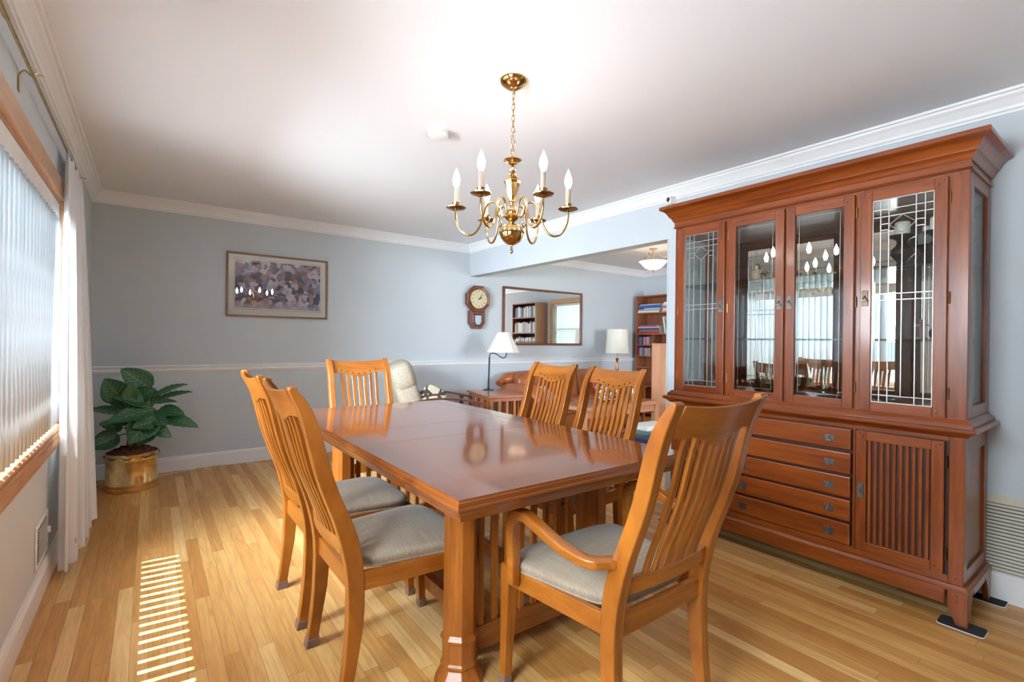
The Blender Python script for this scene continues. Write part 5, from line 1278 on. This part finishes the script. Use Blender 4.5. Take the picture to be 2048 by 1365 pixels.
def leaf(base, tip, width, up, curl=.15, droop=.06):
    base = Vector(base); tip = Vector(tip); ax = tip-base; L_ = ax.length; ax.normalize()
    n = Vector(up); n = (n-ax*n.dot(ax)).normalized(); sd = ax.cross(n)
    bm = bmesh.new(); uvl = bm.loops.layers.uv.new('UVMap'); NU, NV = 8, 16; V = []
    for j in range(NV+1):
        v_ = j/NV; w = width*(sin(pi*min(1, v_**.80*1.0))**.72)*(1-.25*v_) if 0 < v_ < 1 else 0
        row = []
        for i in range(NU+1):
            u = (i/NU-.5)*2
            p = base+ax*L_*v_+sd*(u*w*.62)+n*(curl*w*u*u*1.1-droop*L_*4*(v_-.5)**2*(1 if v_ > .5 else .5)+.003*sin(v_*38)*abs(u))
            row.append(bm.verts.new(p))
        V.append(row)
    for j in range(NV):
        for i in range(NU):
            f = bm.faces.new([V[j][i], V[j][i+1], V[j+1][i+1], V[j+1][i]]); f.smooth = True
            for lp, (uu, vv) in zip(f.loops, ((i/NU, j/NV), ((i+1)/NU, j/NV), ((i+1)/NU, (j+1)/NV), (i/NU, (j+1)/NV))): lp[uvl].uv = (uu, vv)
    bmesh.ops.remove_doubles(bm, verts=bm.verts, dist=1e-5)
    me = bpy.data.meshes.new('leaf'); bm.to_mesh(me); bm.free(); me.materials.append(LM)
    o = bpy.data.objects.new('leaf', me); link(o, t); md = o.modifiers.new('s', 'SOLIDIFY'); md.thickness = .0012
    return o
# leaves given as right/up offsets in metres seen from the room (r: along the view's right, f: toward the viewer)
vr = Vector((cos(-.02), sin(-.02), 0)); vf = Vector((.02, -1, 0))
def P_(r, z, f): return vr*r+vf*f+Vector((0, 0, z))
LV = [((.115, .79, .02), (-.075, .965, .05), .165, (0.1, -1, .35)),
      ((-.06, .71, .06), (-.175, .89, .08), .17, (-.2, -1, .3)),
      ((-.08, .62, .08), (-.265, .665, .06), .10, (0, -.5, 1)),
      ((-.03, .69, .10), (-.01, .855, .13), .10, (.3, -1, .1)),
      ((.14, .74, .02), (.36, .835, .04), .085, (0, -.45, 1)),
      ((.16, .71, .0), (.40, .765, .0), .07, (0, -.5, 1)),
      ((.14, .69, .06), (.29, .69, .08), .055, (0, -.6, 1)),
      ((.12, .68, .08), (-.11, .755, .14), .13, (0, -.8, .8)),
      ((.14, .645, .14), (-.16, .575, .22), .13, (0, -.8, .7)),
      ((.13, .60, .14), (-.02, .40, .24), .19, (.1, -1, .35)),
      ((.16, .62, .06), (.34, .585, .10), .12, (0, -.7, .9)),
      ((.17, .57, .08), (.44, .475, .12), .12, (0, -.7, .8)),
      ((-.06, .50, .08), (-.20, .555, .12), .10, (-.1, -.9, .6)),
      ((-.08, .44, .06), (-.262, .37, .10), .14, (-.2, -1, .3)),
      ((.12, .50, .12), (.25, .41, .16), .09, (.2, -1, .4)),
      ((.12, .46, .10), (.055, .375, .15), .09, (.1, -1, .3)),
      ((.02, .72, .05), (.14, .80, .09), .13, (.1, -1, .5)),
      ((.05, .74, -.08), (.20, .66, -.14), .14, (.1, 1, .6)),
      ((-.02, .62, -.08), (-.16, .70, -.12), .13, (0, .8, .7)),
      ((.13, .55, .16), (.0, .52, .24), .12, (0, -.9, .6)),
      ((.08, .60, .10), (.22, .52, .20), .12, (.1, -1, .5)),
      ((-.02, .56, .12), (-.10, .63, .18), .12, (0, -.9, .6))]
for k, (bp_, tp_, w_, up_) in enumerate(LV):
    lf = leaf(P_(*bp_), P_(*tp_), w_, up_)
    rt = Vector((random.uniform(-.05, .05), random.uniform(-.05, .05), .33)); bpnt = P_(*bp_)
    build('stem', MB().tube(catmull([rt, rt.lerp(bpnt, .5)+Vector((0, 0, .05)), bpnt], 5), .0045, 6), M['stem'], t, smooth=True)
for x, y in ((-.03, .02), (.0, -.03), (.04, .0), (.015, .04)):
    build('stem', MB().tube([(x, y, .32), (x*1.4+.02, y*1.2, .52), (x*2+.04, y*1.5, .68)], [.010, .009, .006], 8), M['stem'], t, smooth=True)
# white cable on the floor along the back wall
o = build('white_cable', MB().tube(catmull([(-.36, 5.10, .004), (-.31, 5.02, .004), (-.26, 5.16, .004), (.02, 5.20, .004), (.22, 5.28, .004), (.36, 5.325, .008), (.40, 5.338, .05), (.405, 5.335, .02), (.6, 5.330, .004), (.9, 5.325, .004), (1.3, 5.33, .004), (1.6, 5.33, .004)], 6), .003, 6), M['cord'], smooth=True)
tag(o, 'thin white cable running along the foot of the back wall past the plant', 'cable')
